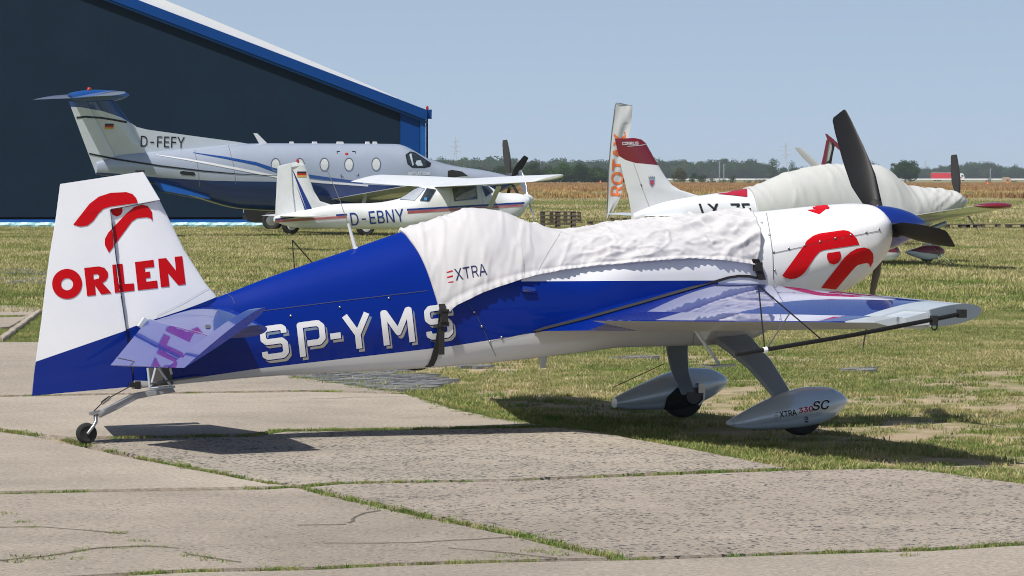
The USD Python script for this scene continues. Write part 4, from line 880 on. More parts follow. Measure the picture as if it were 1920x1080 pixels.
cir = thing('low_wing_plane', 'white low-wing plane with maroon fin top and wing tips behind the engine cowling', 'airplane', (KF.o[0], KF.o[1], 0), KF.deg)
obj('fuselage', K_mesh, M_kw, cir, smooth=40); kt = tri_of(K_mesh)
kle = kon([(1190, 258.6), (1203, 261.5), (1211, 268.7), (1234, 309.7), (1247, 331), (1260, 347), (1275, 356), (1300, 364), (1330, 372)])
kte = kon([(1152.5, 260), (1153, 262), (1154.5, 268), (1164, 310), (1169, 331), (1173, 347), (1175, 356), (1177.5, 364), (1186, 414)])
kfin = foil(kle, kte, [.03, .07, .09, .12, .13, .14, .14, .13, .12], YN, 0, 1, 'naca', 20)
kl = linez(KF, [(1140, 283), (1159, 291.6), (1172, 300), (1189, 305.6), (1234, 310), (1300, 312)], 0)
M_kfin = layered('maroon_fin_paint', (.68, .70, .73), [(MAROON, kl, 'above')], rough=.3, coat=.7, xr=(-8.5, -5))
kf_ = obj('fin', kfin, M_kfin, cir); kft = tri_of(kfin)
obj('fin_lettering', decal(KF, kft, fit_text('CIRRUS', (1165.5, 271.8), (1197, 271.2), 5.4, 0, True), .006, 3), M_white, kf_)
obj('fin_underline', decal(KF, kft, [line_px([(1176, 274.2), (1196, 273), (1211, 271)], .9)], .006, 4), M_white, kf_)
obj('rudder_gap', decal(KF, kft, [line_px([(1188, 306), (1203, 350), (1226, 411)], .7)], .006, 6), M_greyl, kf_)
obj('hinge_slot', decal(KF, kft, [line_px([(1201.5, 345), (1203, 349.5)], 2)], .008, 4), M_ink, kf_)
zk = lambda pts: zpts(pts, 1100, 170, .2408)
obj('crest_shield', decal(KF, kft, [smooth_poly(zk([(482, 690), (532, 690), (530, 725), (508, 756), (486, 725)]), .5)], .005, 3), paint('crest_blue', (.25, .42, .62), rough=.5), kf_)
obj('crest_lion', decal(KF, kft, [smooth_poly(zk([(494, 695), (505, 700), (514, 693), (526, 700), (518, 712), (528, 722), (515, 728), (520, 742), (505, 738), (496, 744), (498, 730), (488, 722), (500, 714), (490, 706)]), .15)], .008, 2), M_cred, kf_)
obj('crest_crown', decal(KF, kft, [Polygon(zk([(484, 688), (479, 664), (492, 676), (498, 660), (506, 674), (515, 660), (520, 676), (532, 664), (528, 688)]))], .006, 3), M_greyl, kf_)
obj('registration', decal(KF, kt, fit_text('LX-ZE', (1314, 403), (1412, 402), 20, -.35, True), .012, 5), M_ink, cir)
obj('spine_marking', decal(KF, np.vstack([kt, kft]), smooth_poly(zk([(1010, 806), (1100, 795), (1215, 762), (1250, 770), (1250, 829), (1150, 818)]), .3), .012, 5), paint('cherry_paint', (.38, .01, .025), rough=.3, coat=.7), cir)
tz = kon([(1225, 405)])[0]
for sgn in (-1, 1):
    obj('tailplane', foil([(tz[0] + .62, sgn * .05, tz[2]), (tz[0] + .45, sgn * 1.95, tz[2] + .02)], [(tz[0] - .25, sgn * .05, tz[2]), (tz[0] - .12, sgn * 1.95, tz[2] + .02)], [.10, .06], (0, 0, 1), 0, 1, 'naca', 14), M_kw, cir)
    a0 = kon([(1712, 420)], -.5)[0]; a1 = kon([(1893, 386)], -5.55)[0]; a2 = kon([(1908, 385.5)], -5.8)[0]
    S_ = lambda P, dx=0., dz=0.: A([P[0] + dx, sgn * -P[1], P[2] + dz])
    w = obj('wing', foil([S_(a0), S_(a1)], [S_(a0, -1.45, -.02), S_(a1, -.78, .0)], [.21, .11], (0, sgn * -.08, 1), 0, 1, 'naca', 24, span_n=3), M_kw, cir)
    tip = Body([a1[0] - .80, a1[0] - .6, a1[0] - .3, a1[0] - .08, a1[0] + .02], [a1[2] - .005, a1[2] - .04, a1[2] - .062, a1[2] - .05, a1[2] - .008], [a1[2] + .012, a1[2] + .05, a1[2] + .070, a1[2] + .052, a1[2] + .010], [.03, .16, .22, .17, .02], [ellipse_prof()] * 5, 18, yc=sgn * 5.57)
    obj('wing_tip', tip.mesh(20), M_mar, w)
    # main gear under the wing
    g0 = KF.R @ (ground(A(1630), A(497)) - KF.o)
    yy = sgn * 1.7
    top = [(g0[0] - .45, .30), (g0[0], .42), (g0[0] + .42, .26)]
    pb = Body([g0[0] - .75, g0[0] - .5, g0[0] - .1, g0[0] + .3, g0[0] + .5, g0[0] + .56], [.20, .12, .08, .09, .16, .24], [.26, .34, .46, .44, .36, .28], [.04, .09, .13, .12, .07, .015], [ellipse_prof(2.2, 2.6)] * 6, 20, yc=yy)
    M_pk = layered('pant_two_tone', (.70, .72, .75), [(MAROON, [(-9, .5), (-4.5, .5), (g0[0] - .8, .30), (g0[0] + .6, .245), (9, .245)], 'above')], rough=.3, coat=.7, xr=(-9, 9)) if sgn < 0 else M_pk
    obj('wheel_pant', pb.mesh(24), M_pk, cir)
    t, h = wheel(A([g0[0], yy, .19]), .19, .14); tt = obj('tyre', t, M_black, cir); obj('hub', h, M_white, tt)
    obj('gear_leg', tube([(g0[0], yy, .35), (g0[0] + .05, sgn * 1.2, .78)], [.035, .05], 8), M_kw, cir)
gn = KF.R @ (ground(A(1738), A(492)) - KF.o)
pb = Body([gn[0] - .50, gn[0] - .3, gn[0] - .02, gn[0] + .22, gn[0] + .36, gn[0] + .42], [.19, .12, .05, .07, .15, .22], [.24, .29, .355, .35, .29, .245], [.05, .09, .12, .11, .07, .012], [ellipse_prof(2.2, 2.6)] * 6, 20)
M_nk = layered('nose_pant_two_tone', (.60, .66, .70), [(MAROON, [(-9, .4), (gn[0] - .55, .27), (gn[0] - .2, .205), (gn[0] + .1, .175), (gn[0] + .45, .185), (9, .2)], 'above')], rough=.3, coat=.7, xr=(-9, 9))
obj('wheel_pant', pb.mesh(26), M_nk, cir); t, h = wheel(A([gn[0], 0, .17]), .17, .11); tt = obj('tyre', t, M_black, cir); obj('hub', h, M_white, tt)
obj('gear_strut', foil([gn + [.12, 0, .30], gn + [.05, 0, .85]], [gn + [-.02, 0, .30], gn + [-.10, 0, .85]], .05, YN, 0, 1, 'naca', 8), M_kw, cir)
obj('drain_mast', tube([kon([(1678, 455)], -.3)[0], kon([(1678, 482)], -.3)[0]], .018, 6), M_ink, cir)
obj('exhaust_pipe', lathe([(-.15, .05), (.2, .06), (.2, .045), (-.1, .04)], 14, (-.9, 0, -.3), kon([(1762, 423)], -.2)[0]), M_greyl, cir)
kh = kon([(1796, 379)])[0]; kax = A([1., 0, .02]); kax /= np.linalg.norm(kax)
obj('spinner', lathe([(-.05, .01), (-.05, .17), (.04, .165), (.14, .11), (.21, .045), (.235, .005)], 24, kax, kh), paint('chrome_spinner', (.55, .60, .68), rough=.12, metal=.9), cir)
for an_ in (-10, 128, 250):
    m, *_ = blade(kh + kax * .02, kax, A([0, 0, 1.]), A([0, 1., 0]), math.radians(an_), .12, 1.0, .19, (math.radians(60), math.radians(40))); obj('propeller_blade', m, M_black, cir)
# the cover
M_beige = paint('beige_cover_cloth', (.45, .46, .445), rough=.85, vary=.03, bump=.002, bump_scale=120., spec=.2)
kc0, kc1 = KF.on(1399., 360., 0.)[0], KF.on(1795., 375., 0.)[0]
X_ = np.linspace(kc0, kc1, 150); G_ = np.array([KB.ring(x) for x in X_]); cy = G_.mean(1, keepdims=True)
dN = G_ - cy; dN[..., 0] = 0; dN /= np.linalg.norm(dN, axis=2)[..., None] + 1e-9
nz_ = meshkit.fbm(np.stack([G_[..., 0] * 3.0 + G_[..., 2] * .8, G_[..., 2] * .9 + G_[..., 1], G_[..., 1] * .5], -1), 4, 5) - .5
rg = np.maximum(0, 1 - np.abs(meshkit.fbm(np.stack([G_[..., 0] * 5 + G_[..., 2] * 2, G_[..., 2] * 1.0, 0 * G_[..., 0]], -1), 2, 9) - .5) * 9)
nose_ = smoothstep(KF.on(1700., 350., 0.)[0], KF.on(1740., 350., 0.)[0], G_[..., 0])
rg2 = np.maximum(0, 1 - np.abs(meshkit.fbm(np.stack([G_[..., 0] * 4 - G_[..., 2] * 7, G_[..., 2] * 2, 0 * G_[..., 0]], -1), 2, 19) - .5) * 8)
rg3 = np.maximum(0, 1 - np.abs(meshkit.fbm(np.stack([G_[..., 0] * 3.2 - G_[..., 2] * 1.6, G_[..., 2] * .8, 0 * G_[..., 0]], -1), 3, 29) - .5) * 16)
G_ = G_ + dN * (.015 + .022 * nz_ + .020 * rg + .010 * rg3 * smoothstep(.9, 1.3, 2.2 - G_[..., 2]) + .022 * rg2 * nose_)[..., None]
kcov = thing('aircraft_cover', 'pale beige fabric cover over cabin and nose of the low-wing plane', 'cover', (KF.o[0], KF.o[1], 0), KF.deg)
obj('cloth', skin(list(G_), caps=True), M_beige, kcov, smooth=60)
asl = kon([(1533, 313), (1513, 296), (1491, 277)]); obj('antenna_sleeve', foil(asl + [.13, 0, 0], asl - A([[.13, 0, 0], [.10, 0, 0], [.02, 0, 0]]), [.08, .06, .02], YN, 0, 1, 'naca', 12), M_beige, kcov)
rp_ = [KF.R @ (ground(A(1790), A(497)) - KF.o), kon([(1762, 477)], -.12)[0], kon([(1752, 466)], -.12)[0], kon([(1757, 471)], -.12)[0], kon([(1760, 480)], -.13)[0], KF.R @ (ground(A(1762), A(497)) - KF.o)]
rope = thing('tie_down_rope', 'pale green rope hanging from nose of the low-wing plane to the grass', 'rope', (KF.o[0], KF.o[1], 0), KF.deg)
obj('cord', tube(rp_, .012, 6), paint('green_rope', (.20, .24, .13), rough=.8), rope)

# a further aircraft whose raised cabin door shows above the cover
DF = Frame(at_depth(1585, 430, 96.0)[:2], 25)
don = lambda pts, y=0.0: DF.on(A([p[0] for p in pts], float), A([p[1] for p in pts], float), y)
dx = [-2.6, -1.6, -.8, 0, .9, 1.5, 2.2, 2.5]
dpl = thing('door_open_plane', 'maroon cabin door raised on a plane hidden behind the beige covered one', 'airplane', (DF.o[0], DF.o[1], 0), DF.deg)
DB = Body(dx, [.85, .70, .60, .58, .58, .62, .75, .85], [1.2, 1.35, 1.55, 1.68, 1.6, 1.42, 1.34, 1.2], [.2, .35, .5, .6, .6, .52, .42, .25], [ellipse_prof(2.1, 2.5)] * 8, 24)
obj('fuselage', DB.mesh(30), M_kw, dpl, smooth=40)
for sgn in (-1, 1):
    obj('wing', foil([(.7, sgn * .4, .75), (.5, sgn * 4.6, 1.0)], [(-.7, sgn * .4, .73), (-.3, sgn * 4.6, 1.0)], [.2, .1], (0, 0, 1), 0, 1, 'naca', 14), M_kw, dpl)
    t, h = wheel(A([-.2, sgn * 1.5, .19]), .19, .13); tt = obj('tyre', t, M_black, dpl); obj('hub', h, M_white, tt); obj('gear_leg', tube([(-.2, sgn * 1.5, .2), (-.1, sgn * 1.0, .75)], .035, 6), M_kw, dpl)
t, h = wheel(A([1.7, 0, .18]), .18, .12); tt = obj('tyre', t, M_black, dpl); obj('hub', h, M_white, tt); obj('gear_strut', tube([(1.7, .0, .2), (1.7, 0, .8)], .03, 6), M_kw, dpl)
zd = lambda pts: zpts(pts, 1380, 240, .28125)
d1 = plate(DF, zd([(597, 38), (604, 40), (640, 68), (690, 115), (690, 150), (655, 118), (612, 78)]), -.3, .05); d2 = plate(DF, zd([(606, 78), (618, 84), (606, 150), (592, 248), (570, 248), (590, 160)]), -.3, .05)
dd = obj('door', cat([d1, d2]), M_mar, dpl, smooth=False)
obj('door_lining', plate(DF, zd([(620, 86), (640, 98), (648, 120), (630, 200), (622, 246), (596, 246), (606, 180)]), -.28, .04), paint('door_lining_grey', (.45, .46, .44), rough=.7), dd, smooth=False)
obj('door_frame', plate(DF, zd([(640, 96), (656, 118), (642, 180), (632, 246), (600, 248), (604, 232), (622, 214), (640, 140)]), -.31, .05), M_ink, dd, smooth=False)

# ================================================================== hangar
HY = 128.0
def hp(px, py, Y=HY): return at_depth(float(px), float(py), Y)
hang = thing('hangar', 'big dark slate hangar gable with bright blue roof edge and blue corner panel', 'hangar', (0, 0, 0))
M_slate = usdkit.material(stage, LOOK + 'slate_cladding', {
    'g': ('geometry', {}), 'x': ('separate_xyz', {}), 'sc': ('math', {'math_type': 'multiply', 'value2': 1.0}), 'fr': ('math', {'math_type': 'fraction'}),
    'ed': ('math', {'math_type': 'less_than', 'value2': .025}), 'n': ('noise_texture', {'scale': .5, 'detail': 6.0, 'roughness': .65}),
    'r': ('rgb_ramp', {'ramp': [(.3, (.0048, .0150, .0310)), (.7, (.0066, .0185, .0365))]}), 'm': ('mix', {'fac': 0.0, 'color2': (.003, .009, .017)}),
    'p': ('principled_bsdf', {'roughness': .7, 'specular_ior_level': .1})},
    [('g.position', 'x.vector'), ('x.x', 'sc.value1'), ('sc.value', 'fr.value1'), ('fr.value', 'ed.value1'), ('g.position', 'n.vector'), ('n.fac', 'r.fac'), ('r.color', 'm.color1'), ('m.color', 'p.base_color')], surface='p.BSDF')
M_hblue = paint('hangar_blue', (.0008, .040, .185), rough=.5, vary=.05, scale=.4, spec=.15)
M_hblue2 = paint('hangar_blue_light', (.004, .075, .28), rough=.5, spec=.2)
M_hwhite = paint('roof_white', (.70, .71, .72), rough=.5, vary=.04, scale=.4)
eave = hp(800, 206); sl = math.tan(math.radians(20.82)); wall_r = hp(750, 300)[0]; cor = hp(797, 300)[0]
apx = -26.0; top = lambda x: eave[2] + (eave[0] - x) * sl
left = 2 * apx - cor
def slab(poly, y, th):
    m = trimesh.creation.extrude_polygon(poly, th, engine='earcut'); v = m.vertices
    m.vertices = np.c_[v[:, 0], y + th - v[:, 2], v[:, 1]]; return m
gable = lambda a, b, z0: Polygon([(a, z0), (b, z0), (b, top(b) if b > apx else top(2 * apx - b)), (apx, top(apx)), (a, top(2 * apx - a))] if a < apx < b else [(a, z0), (b, z0), (b, top(b)), (a, top(a))])
# cladding panels, one by one across the gable
edges = np.arange(left + 1.0, wall_r, 2.4); edges = np.r_[edges[edges < wall_r - .6], wall_r]
for a, b in zip(edges[:-1], edges[1:]):
    obj('wall_panel', slab(gable(a + .0006, b - .0006, .35), HY, .12), M_slate, hang, smooth=False)
obj('wall', slab(Polygon([(left, .0), (cor, 0.0), (cor, top(cor)), (apx, top(apx)), (left, top(cor))]), HY + .13, .2), M_slate, hang, smooth=False)
obj('corner_panel', slab(gable(wall_r + .01, hp(787, 300)[0], .0), HY - .03, .12), M_hblue, hang, smooth=False)
obj('corner_flashing', slab(gable(hp(788, 300)[0], cor + .02, 0.0), HY - .09, .2), M_hblue2, hang, smooth=False)
obj('corner_post', slab(gable(cor + .03, hp(802, 300)[0], 0.0), HY + .3, .2), M_hblue, hang, smooth=False)
obj('downpipe_box', box(.14, .25, .33, hp(805.5, 214) + [0, .2, 0]), M_hblue, hang, smooth=False)
obj('corner_lamp', lathe([(0, .001), (0, .04), (.08, .05), (.14, .03), (.15, .001)][::-1], 12, (0, 0, 1), hp(801, 206) + [0, .1, 0]), M_redlamp, hang)
obj('lamp_stem', box(.04, .04, .16, hp(801, 206) + [0, .1, -.06]), M_ink, hang)
def edge(o0, o1, y, th):
    e = eave[0] + .02; d = lambda o: o / math.cos(math.atan(sl))
    return [slab(Polygon([(e, top(e) + d(o0)), (e, top(e) + d(o1)), (apx, top(apx) + d(o1)), (apx, top(apx) + d(o0))]), y, th), slab(Polygon([(2 * apx - e, top(e) + d(o0)), (apx, top(apx) + d(o0)), (apx, top(apx) + d(o1)), (2 * apx - e, top(e) + d(o1))]), y, th)]
for m in edge(-.34, .0, HY - .25, .36): obj('roof_fascia', m, M_hblue, hang, smooth=False)
for m in edge(-.44, -.36, HY - .14, .14): obj('roof_flashing', m, M_hblue2, hang, smooth=False)
# roof sheets, thicker towards the ridge where the barrel of the roof rises behind the edge trim
for k, sg in enumerate((1, -1)):
    e = hp(745, 172)[0]; X = np.linspace(e, apx, 24); f = (e - X) / (e - apx)
    bulge = .34 * np.minimum(1, f * 2.6) ** .8
    pts = [(x, top(x) + .005) for x in X] + [(x, top(x) + .03 + b) for x, b in list(zip(X, bulge))[::-1]]
    pts = [(x if sg > 0 else 2 * apx - x, z) for x, z in pts]
    obj('roof', slab(Polygon(pts).buffer(0), HY - .05, 1.5), M_hwhite, hang, smooth=False)
M_base = paint('base_trim_blue', (.002, .085, .36), rough=.4); M_foil = paint('pale_blue_foil', (.35, .60, .72), rough=.45, vary=.5, scale=9., bump=.02, bump_scale=14.)
obj('base_trim', box(cor - left, .1, .09, ((cor + left) / 2, HY - .08, .22)), M_base, hang, smooth=False)
nf = 220; xf_n = np.linspace(left, cor, nf); zz = .17 + .02 * meshkit.noise(np.c_[xf_n * 3, xf_n * 0, xf_n * 0])
ff = skin([A([[x, HY - .12, -.02], [x, HY - .16 - .03 * math.sin(x * 9), .08], [x, HY - .12, z]]) for x, z in zip(xf_n, zz)], caps=False, wrap=False)
obj('base_foil', ff, M_foil, hang, smooth=False)
obj('side_wall', box(.2, 30, top(cor) - .1, (cor - 1.2, HY + 15.4, (top(cor) - .1) / 2)), M_hblue, hang, smooth=False)

# car parked behind the turboprop, only its tail showing
car_p = ground(A(495.), A(430.5)); M_cark = paint('black_car_paint', (.006, .006, .007), rough=.4, coat=.2)
car = thing('parked_car', 'black car parked beneath the turboprop belly in front of the hangar', 'car', (car_p[0] - .55, car_p[1], 0), 0)
prof_c = [(0.05, .30), (0.0, .55), (.03, .85), (.25, 1.42), (1.6, 1.5), (2.4, 1.42), (3.1, .98), (4.0, .82), (4.2, .6), (4.2, .28), (3.9, .24), (.3, .24)]
cb = slab(Polygon(prof_c), -.85, 1.7); obj('body', cb, M_cark, car, smooth=False)
obj('bumper', box(.25, 1.6, .16, (.02, 0, .42)), M_black, car); obj('bumper_trim', box(.26, 1.5, .03, (.01, 0, .53)), M_black, car); obj('number_plate', box(.02, .5, .11, (-.12, 0, .62)), M_greyp, car)
obj('rear_window', box(.03, 1.3, .40, (.135, 0, 1.15), ry=-20), M_glass, car); obj('side_window', box(2.2, .02, .36, (1.5, -.86, 1.2)), M_glass, car)
for xw in (.85, 3.4):
    for sg in (-1, 1):
        t, h = wheel(A([xw, sg * .78, .31]), .31, .2); tt = obj('tyre', t, M_black, car); obj('rim', h, M_steel, tt)

# ================================================================== feather flag
fb = ground(A(1141.), A(412.)); FLY = fb[1]
M_flag = usdkit.material(stage, LOOK + 'flag_cloth', {'d': ('diffuse_bsdf', {'color': (.62, .64, .67)}), 't': ('translucent_bsdf', {'color': (.62, .64, .67)}), 'm': ('mix_closure', {'fac': .35})},
                         [('d.BSDF', 'm.closure1'), ('t.BSDF', 'm.closure2')], surface='m.closure')
flag = thing('feather_flag', 'tall white banner flag with orange ROTAX lettering standing behind the maroon-topped fin', 'flag', (fb[0], FLY, 0), 0)
loc = lambda px, py: hp(px, py, FLY) - [fb[0], FLY, 0]
obj('pole', tube([loc(1140, 414), loc(1138.5, 395), loc(1141, 320), loc(1147, 250), loc(1154, 197), loc(1156, 193.5), loc(1160, 193.5), loc(1186, 199)], .022, 8), M_greyl, flag)
rows = np.linspace(0, 1, 60); yl = 195 + rows * 214
lx_ = PchipInterpolator([195, 250, 320, 390, 409], [1156, 1148, 1142.5, 1138.5, 1137.5])(yl); rx_ = PchipInterpolator([195, 230, 260, 300, 340, 370, 395, 409], [1186, 1183, 1179, 1173, 1168, 1163, 1150, 1141])(yl)
fr_ = []
for a, b, y in zip(lx_, rx_, yl):
    r = []
    for u in np.linspace(0, 1, 14):
        p = loc(a + (b - a) * u, y + (4 * u if y < 230 else 0) * 1.0); f = meshkit.noise(A([u * 3.0 + y * .012, y * .02, .3])) - .5
        r.append(p + [0, .25 * f * u ** .6, 0])
    fr_.append(A(r))
fm = skin(fr_, caps=False, wrap=False); obj('cloth', fm, M_flag, flag, smooth=80)
M_orange = paint('orange_print', (.60, .13, .03), rough=.7)
FF = Frame((fb[0], FLY), 0)
ts = text_shape('ROTAX', True); W_ = ts.bounds[2]
# reading upwards: right = up the flag, up = to the left
lt = place_text(ts, (1166, 371), (7.5 / W_, -119.0 / W_), (-21.5, -1.6))
obj('lettering', decal(FF, tri_of(fm), lt, .02, 4), M_orange, flag)
obj('lettering_dot', decal(FF, tri_of(fm), Point(1171, 249).buffer(1.8), .02, 3), M_orange, flag)

# ================================================================== pallets
woods = [paint(f'pallet_wood_{c}', tuple(k * t for k in (.085, .070, .052)), rough=.85, vary=.35, scale=6) for c, t in (('grey', 1.0), ('pale', 1.7), ('dark', .6))]
def pallet(name, label, group, loc, rz):
    t = thing(name, label, 'pallet', loc, rz, group)
    for k, y in enumerate(np.linspace(-.36, .36, 5)): obj('deck_board', box(1.2, .13, .022, (0, y, .133)), woods[k % 3], t, smooth=False)
    for k, x in enumerate((-.53, 0, .53)):
        obj('stringer_board', box(.13, .8, .02, (x, 0, .111)), woods[(k + 1) % 3], t, smooth=False)
        for y in (-.35, 0, .35): obj('block', box(.13, .12, .078, (x, y, .061)), woods[(k + int(y * 3)) % 3], t, smooth=False)
    for k, y in enumerate((-.35, 0, .35)): obj('bottom_board', box(1.2, .12, .022, (0, y, .011)), woods[k], t, smooth=False)
    return t
pr = None; pn = 0
def put_pallet(px, py, level, rz, label, group=None):
    global pr
    p = ground(float(px), float(py)); p = A([p[0], p[1], level * .147])
    if pr is None: pr = pallet('wooden_pallet', label, group, p, rz); return
    dup(pr, 'wooden_pallet', p, rz, label, 'pallet', group)
pr = None
for lv, nm in enumerate(('bottom', 'second', 'third', 'fourth')): put_pallet(1046, 428, lv, 3, f'grey wooden pallet, {nm} from the ground in the left stack beyond the canopy cover')
for lv, nm in enumerate(('bottom', 'second', 'top')): put_pallet(1060, 419, lv, -2, f'grey wooden pallet, {nm} of the rear stack beyond the canopy cover')
put_pallet(1133, 422, 0, 5, 'grey wooden pallet lying flat at the foot of the banner flag')
put_pallet(1172, 415, 0, 0, 'grey wooden pallet glimpsed just behind the maroon-topped fin'); 
put_pallet(1803, 428, 0, 2, 'weathered pallet on grass below the drooping propeller blade')
put_pallet(1842, 427.5, 0, -2, 'weathered pallet in grass right of the drooping propeller blade')
put_pallet(1920, 428, 0, 1, 'weathered pallet cut off by the right edge of the photo')

# ================================================================== far side: lorry, cars, pylons, poles
M_road = paint('distant_asphalt', (.10, .10, .10), rough=.9)
LY = 1780.0
def far(px, py, Y): return at_depth(float(px), float(py), Y)
lz = 0.0
l0 = far(1780, 338, LY); lor = thing('lorry', 'red curtain-sided lorry with white cab driving along the distant road', 'lorry', (l0[0], LY, -.0), 0)
obj('trailer', box(13.6, 2.5, 2.9, (-2.2, 0, 2.55)), paint('lorry_red', (.60, .008, .02), rough=.5, vary=.15, scale=.5), lor, smooth=False)
obj('trailer_roof', box(13.5, 2.45, .12, (-2.2, 0, 4.07)), M_white, lor, smooth=False); obj('chassis', box(14, 2.3, .5, (-1.8, 0, .83)), M_black, lor, smooth=False)
cabp = slab(Polygon([(4.9, .6), (7.2, .6), (7.3, 1.8), (7.0, 3.3), (6.4, 3.9), (4.9, 3.9)]), -1.22, 2.44); cb_ = obj('cab', cabp, M_white, lor, smooth=False)
obj('windscreen', box(.06, 2.1, .9, (7.10, 0, 2.6), ry=-12), M_glass, cb_); obj('side_window', box(1.0, .05, .8, (6.3, -1.23, 2.6)), M_glass, cb_); obj('cab_stripe', box(.9, .04, .5, (5.6, -1.23, 1.7)), M_flagred, cb_)
for xw in (-7.2, -5.9, -4.6, 5.2, 6.6):
    t, h = wheel(A([xw, -.98, .5]), .5, .3); obj('tyre', t, M_black, lor)
cc = far(1334, 341, 1400.); scar = thing('distant_car', 'small white car on the distant road between maroon-topped fin and beige cover', 'car', (cc[0], 1400., 0), 0)
obj('body', slab(Polygon([(-2.1, .3), (-2.1, .85), (-1.2, .95), (-.6, 1.45), (.7, 1.45), (1.4, .95), (2.1, .8), (2.1, .3)]), -.85, 1.7), M_white, scar, smooth=False)
for xw in (-1.3, 1.3): t, h = wheel(A([xw, -.8, .32]), .32, .2); obj('tyre', t, M_black, scar)
obj('window', box(1.5, .04, .36, (.05, -.86, 1.2)), M_glass, scar)
M_pyl = paint('galvanised_grey', (.42, .45, .48), rough=.6)
def pylon(px, pt_, Y, label):
    t0, b0 = far(px, pt_, Y), far(px, HORIZON, Y); Hh = t0[2]
    t = thing('power_pylon', label, 'pylon', (b0[0], Y, 0), 20, 'pylons')
    w0 = 3.2
    legs = [tube([(sx * w0, sy * w0, 0), (sx * .9, sy * .9, Hh * .6), (sx * .25, sy * .25, Hh)], .17, 4) for sx in (-1, 1) for sy in (-1, 1)]
    for l in legs: obj('leg', l, M_pyl, t)
    for k, (f, hw) in enumerate(((.66, 5.5), (.78, 7.5), (.90, 4.5))):
        obj('cross_arm', cat([tube([(-hw, 0, Hh * f), (0, 0, Hh * f + 1.2), (hw, 0, Hh * f)], .15, 4), tube([(-hw, 0, Hh * f), (hw, 0, Hh * f)], .14, 4)]), M_pyl, t)
    zs_ = np.linspace(0, Hh * .95, 12); br = [(w0 + (.9 - w0) * min(1, z / (Hh * .6))) if z < Hh * .6 else .9 + (.25 - .9) * (z / Hh - .6) / .4 for z in zs_]
    obj('bracing', tube([((br[k]) * (1 if k % 2 else -1), -br[k], zs_[k]) for k in range(12)], .14, 3), M_pyl, t, kind='stuff')
pylon(854, 258, 3600., 'grey lattice power pylon above the trees right of the hangar corner')
pylon(1473, 267, 3600., 'grey lattice power pylon above the trees left of the tall propeller blade')
pylon(1735, 300, 5200., 'faint far lattice pylon right of the round bushy tree')
for px, t_ in ((1857, 317), (1349, 303), (1357, 308)):
    p = far(px, HORIZON, 1600.); tt = thing('road_mast', {1857: 'thin pale mast beside the road right of the upright propeller blade', 1349: 'taller of two thin pale poles before the woods behind the fin', 1357: 'shorter of two thin pale poles before the woods behind the fin'}[px], 'mast', (p[0], 1600., 0)); Hm = far(px, t_, 1600.)[2]
    obj('post', tube([(0, 0, 0), (0, 0, Hm)], .28, 5), M_greyl, tt); obj('head', box(1.0, .3, .3, (.3, 0, Hm)), M_greyl, tt)
sh = far(1886, 340, 1500.); hut = thing('distant_hut', 'small sandy hut with dark doorway by the distant road at right', 'hut', (sh[0], 1500., 0))
obj('wall', slab(Polygon([(-1.8, 0), (-1.8, .9), (-1.0, 1.9), (.8, 2.0), (2.0, 1.5), (2.1, 0)]), -1, 2), paint('sandy_wall', (.38, .28, .18), rough=.9), hut, smooth=False); obj('doorway', box(.8, .3, .9, (.6, -1.0, .5)), M_ink, hut)
for k, (px, py) in enumerate(((1852, 350), (1126, 346), (1890, 347))):
    p = ground(float(px), float(py)); mk = thing('marker_cone', {1852: 'small orange marker in the rust meadow right of the upright propeller blade', 1126: 'small orange marker in the meadow left of the banner flag', 1890: 'small orange marker near the right edge of the meadow'}[px], 'marker', (p[0], p[1], 0))
    obj('cone', lathe([(0.05, .45), (.1, .42), (1.0, .12), (1.02, .001)], 10, (0, 0, 1)), M_orange, mk); obj('base', box(1.0, 1.0, .06, (0, 0, .03)), M_orange, mk)
rd = skin([A([[x, 1720, .6], [x, 1721, 1.3], [x, 1722, 1.3], [x, 1722, .6]]) for x in np.linspace(-700, 900, 3)], caps=True)
rail = thing('guard_rail', 'long pale guard rail along the distant road before the far woods', 'guard rail', (0, 0, 0)); obj('rail', rd, paint('rail_grey', (.38, .39, .38), rough=.6), rail, smooth=False)

# ================================================================== ground, apron, pavers
import shapely
def ramp_noise(name, cols, scale, rough=.95, detail=8., bump=.01, bump_scale=30., extra=None):
    n = {'g': ('geometry', {}), 'n': ('noise_texture', {'scale': scale, 'detail': detail, 'roughness': .68}), 'r': ('rgb_ramp', {'ramp': cols}),
         'n2': ('noise_texture', {'scale': bump_scale, 'detail': 6.0}), 'b': ('bump', {'strength': .8, 'distance': bump}), 'p': ('principled_bsdf', {'roughness': rough, 'specular_ior_level': .15})}
    return usdkit.material(stage, LOOK + name, n, [('g.position', 'n.vector'), ('n.fac', 'r.fac'), ('r.color', 'p.base_color'), ('g.position', 'n2.vector'), ('n2.fac', 'b.height'), ('b.normal', 'p.normal')], surface='p.BSDF')
GZ = -.03
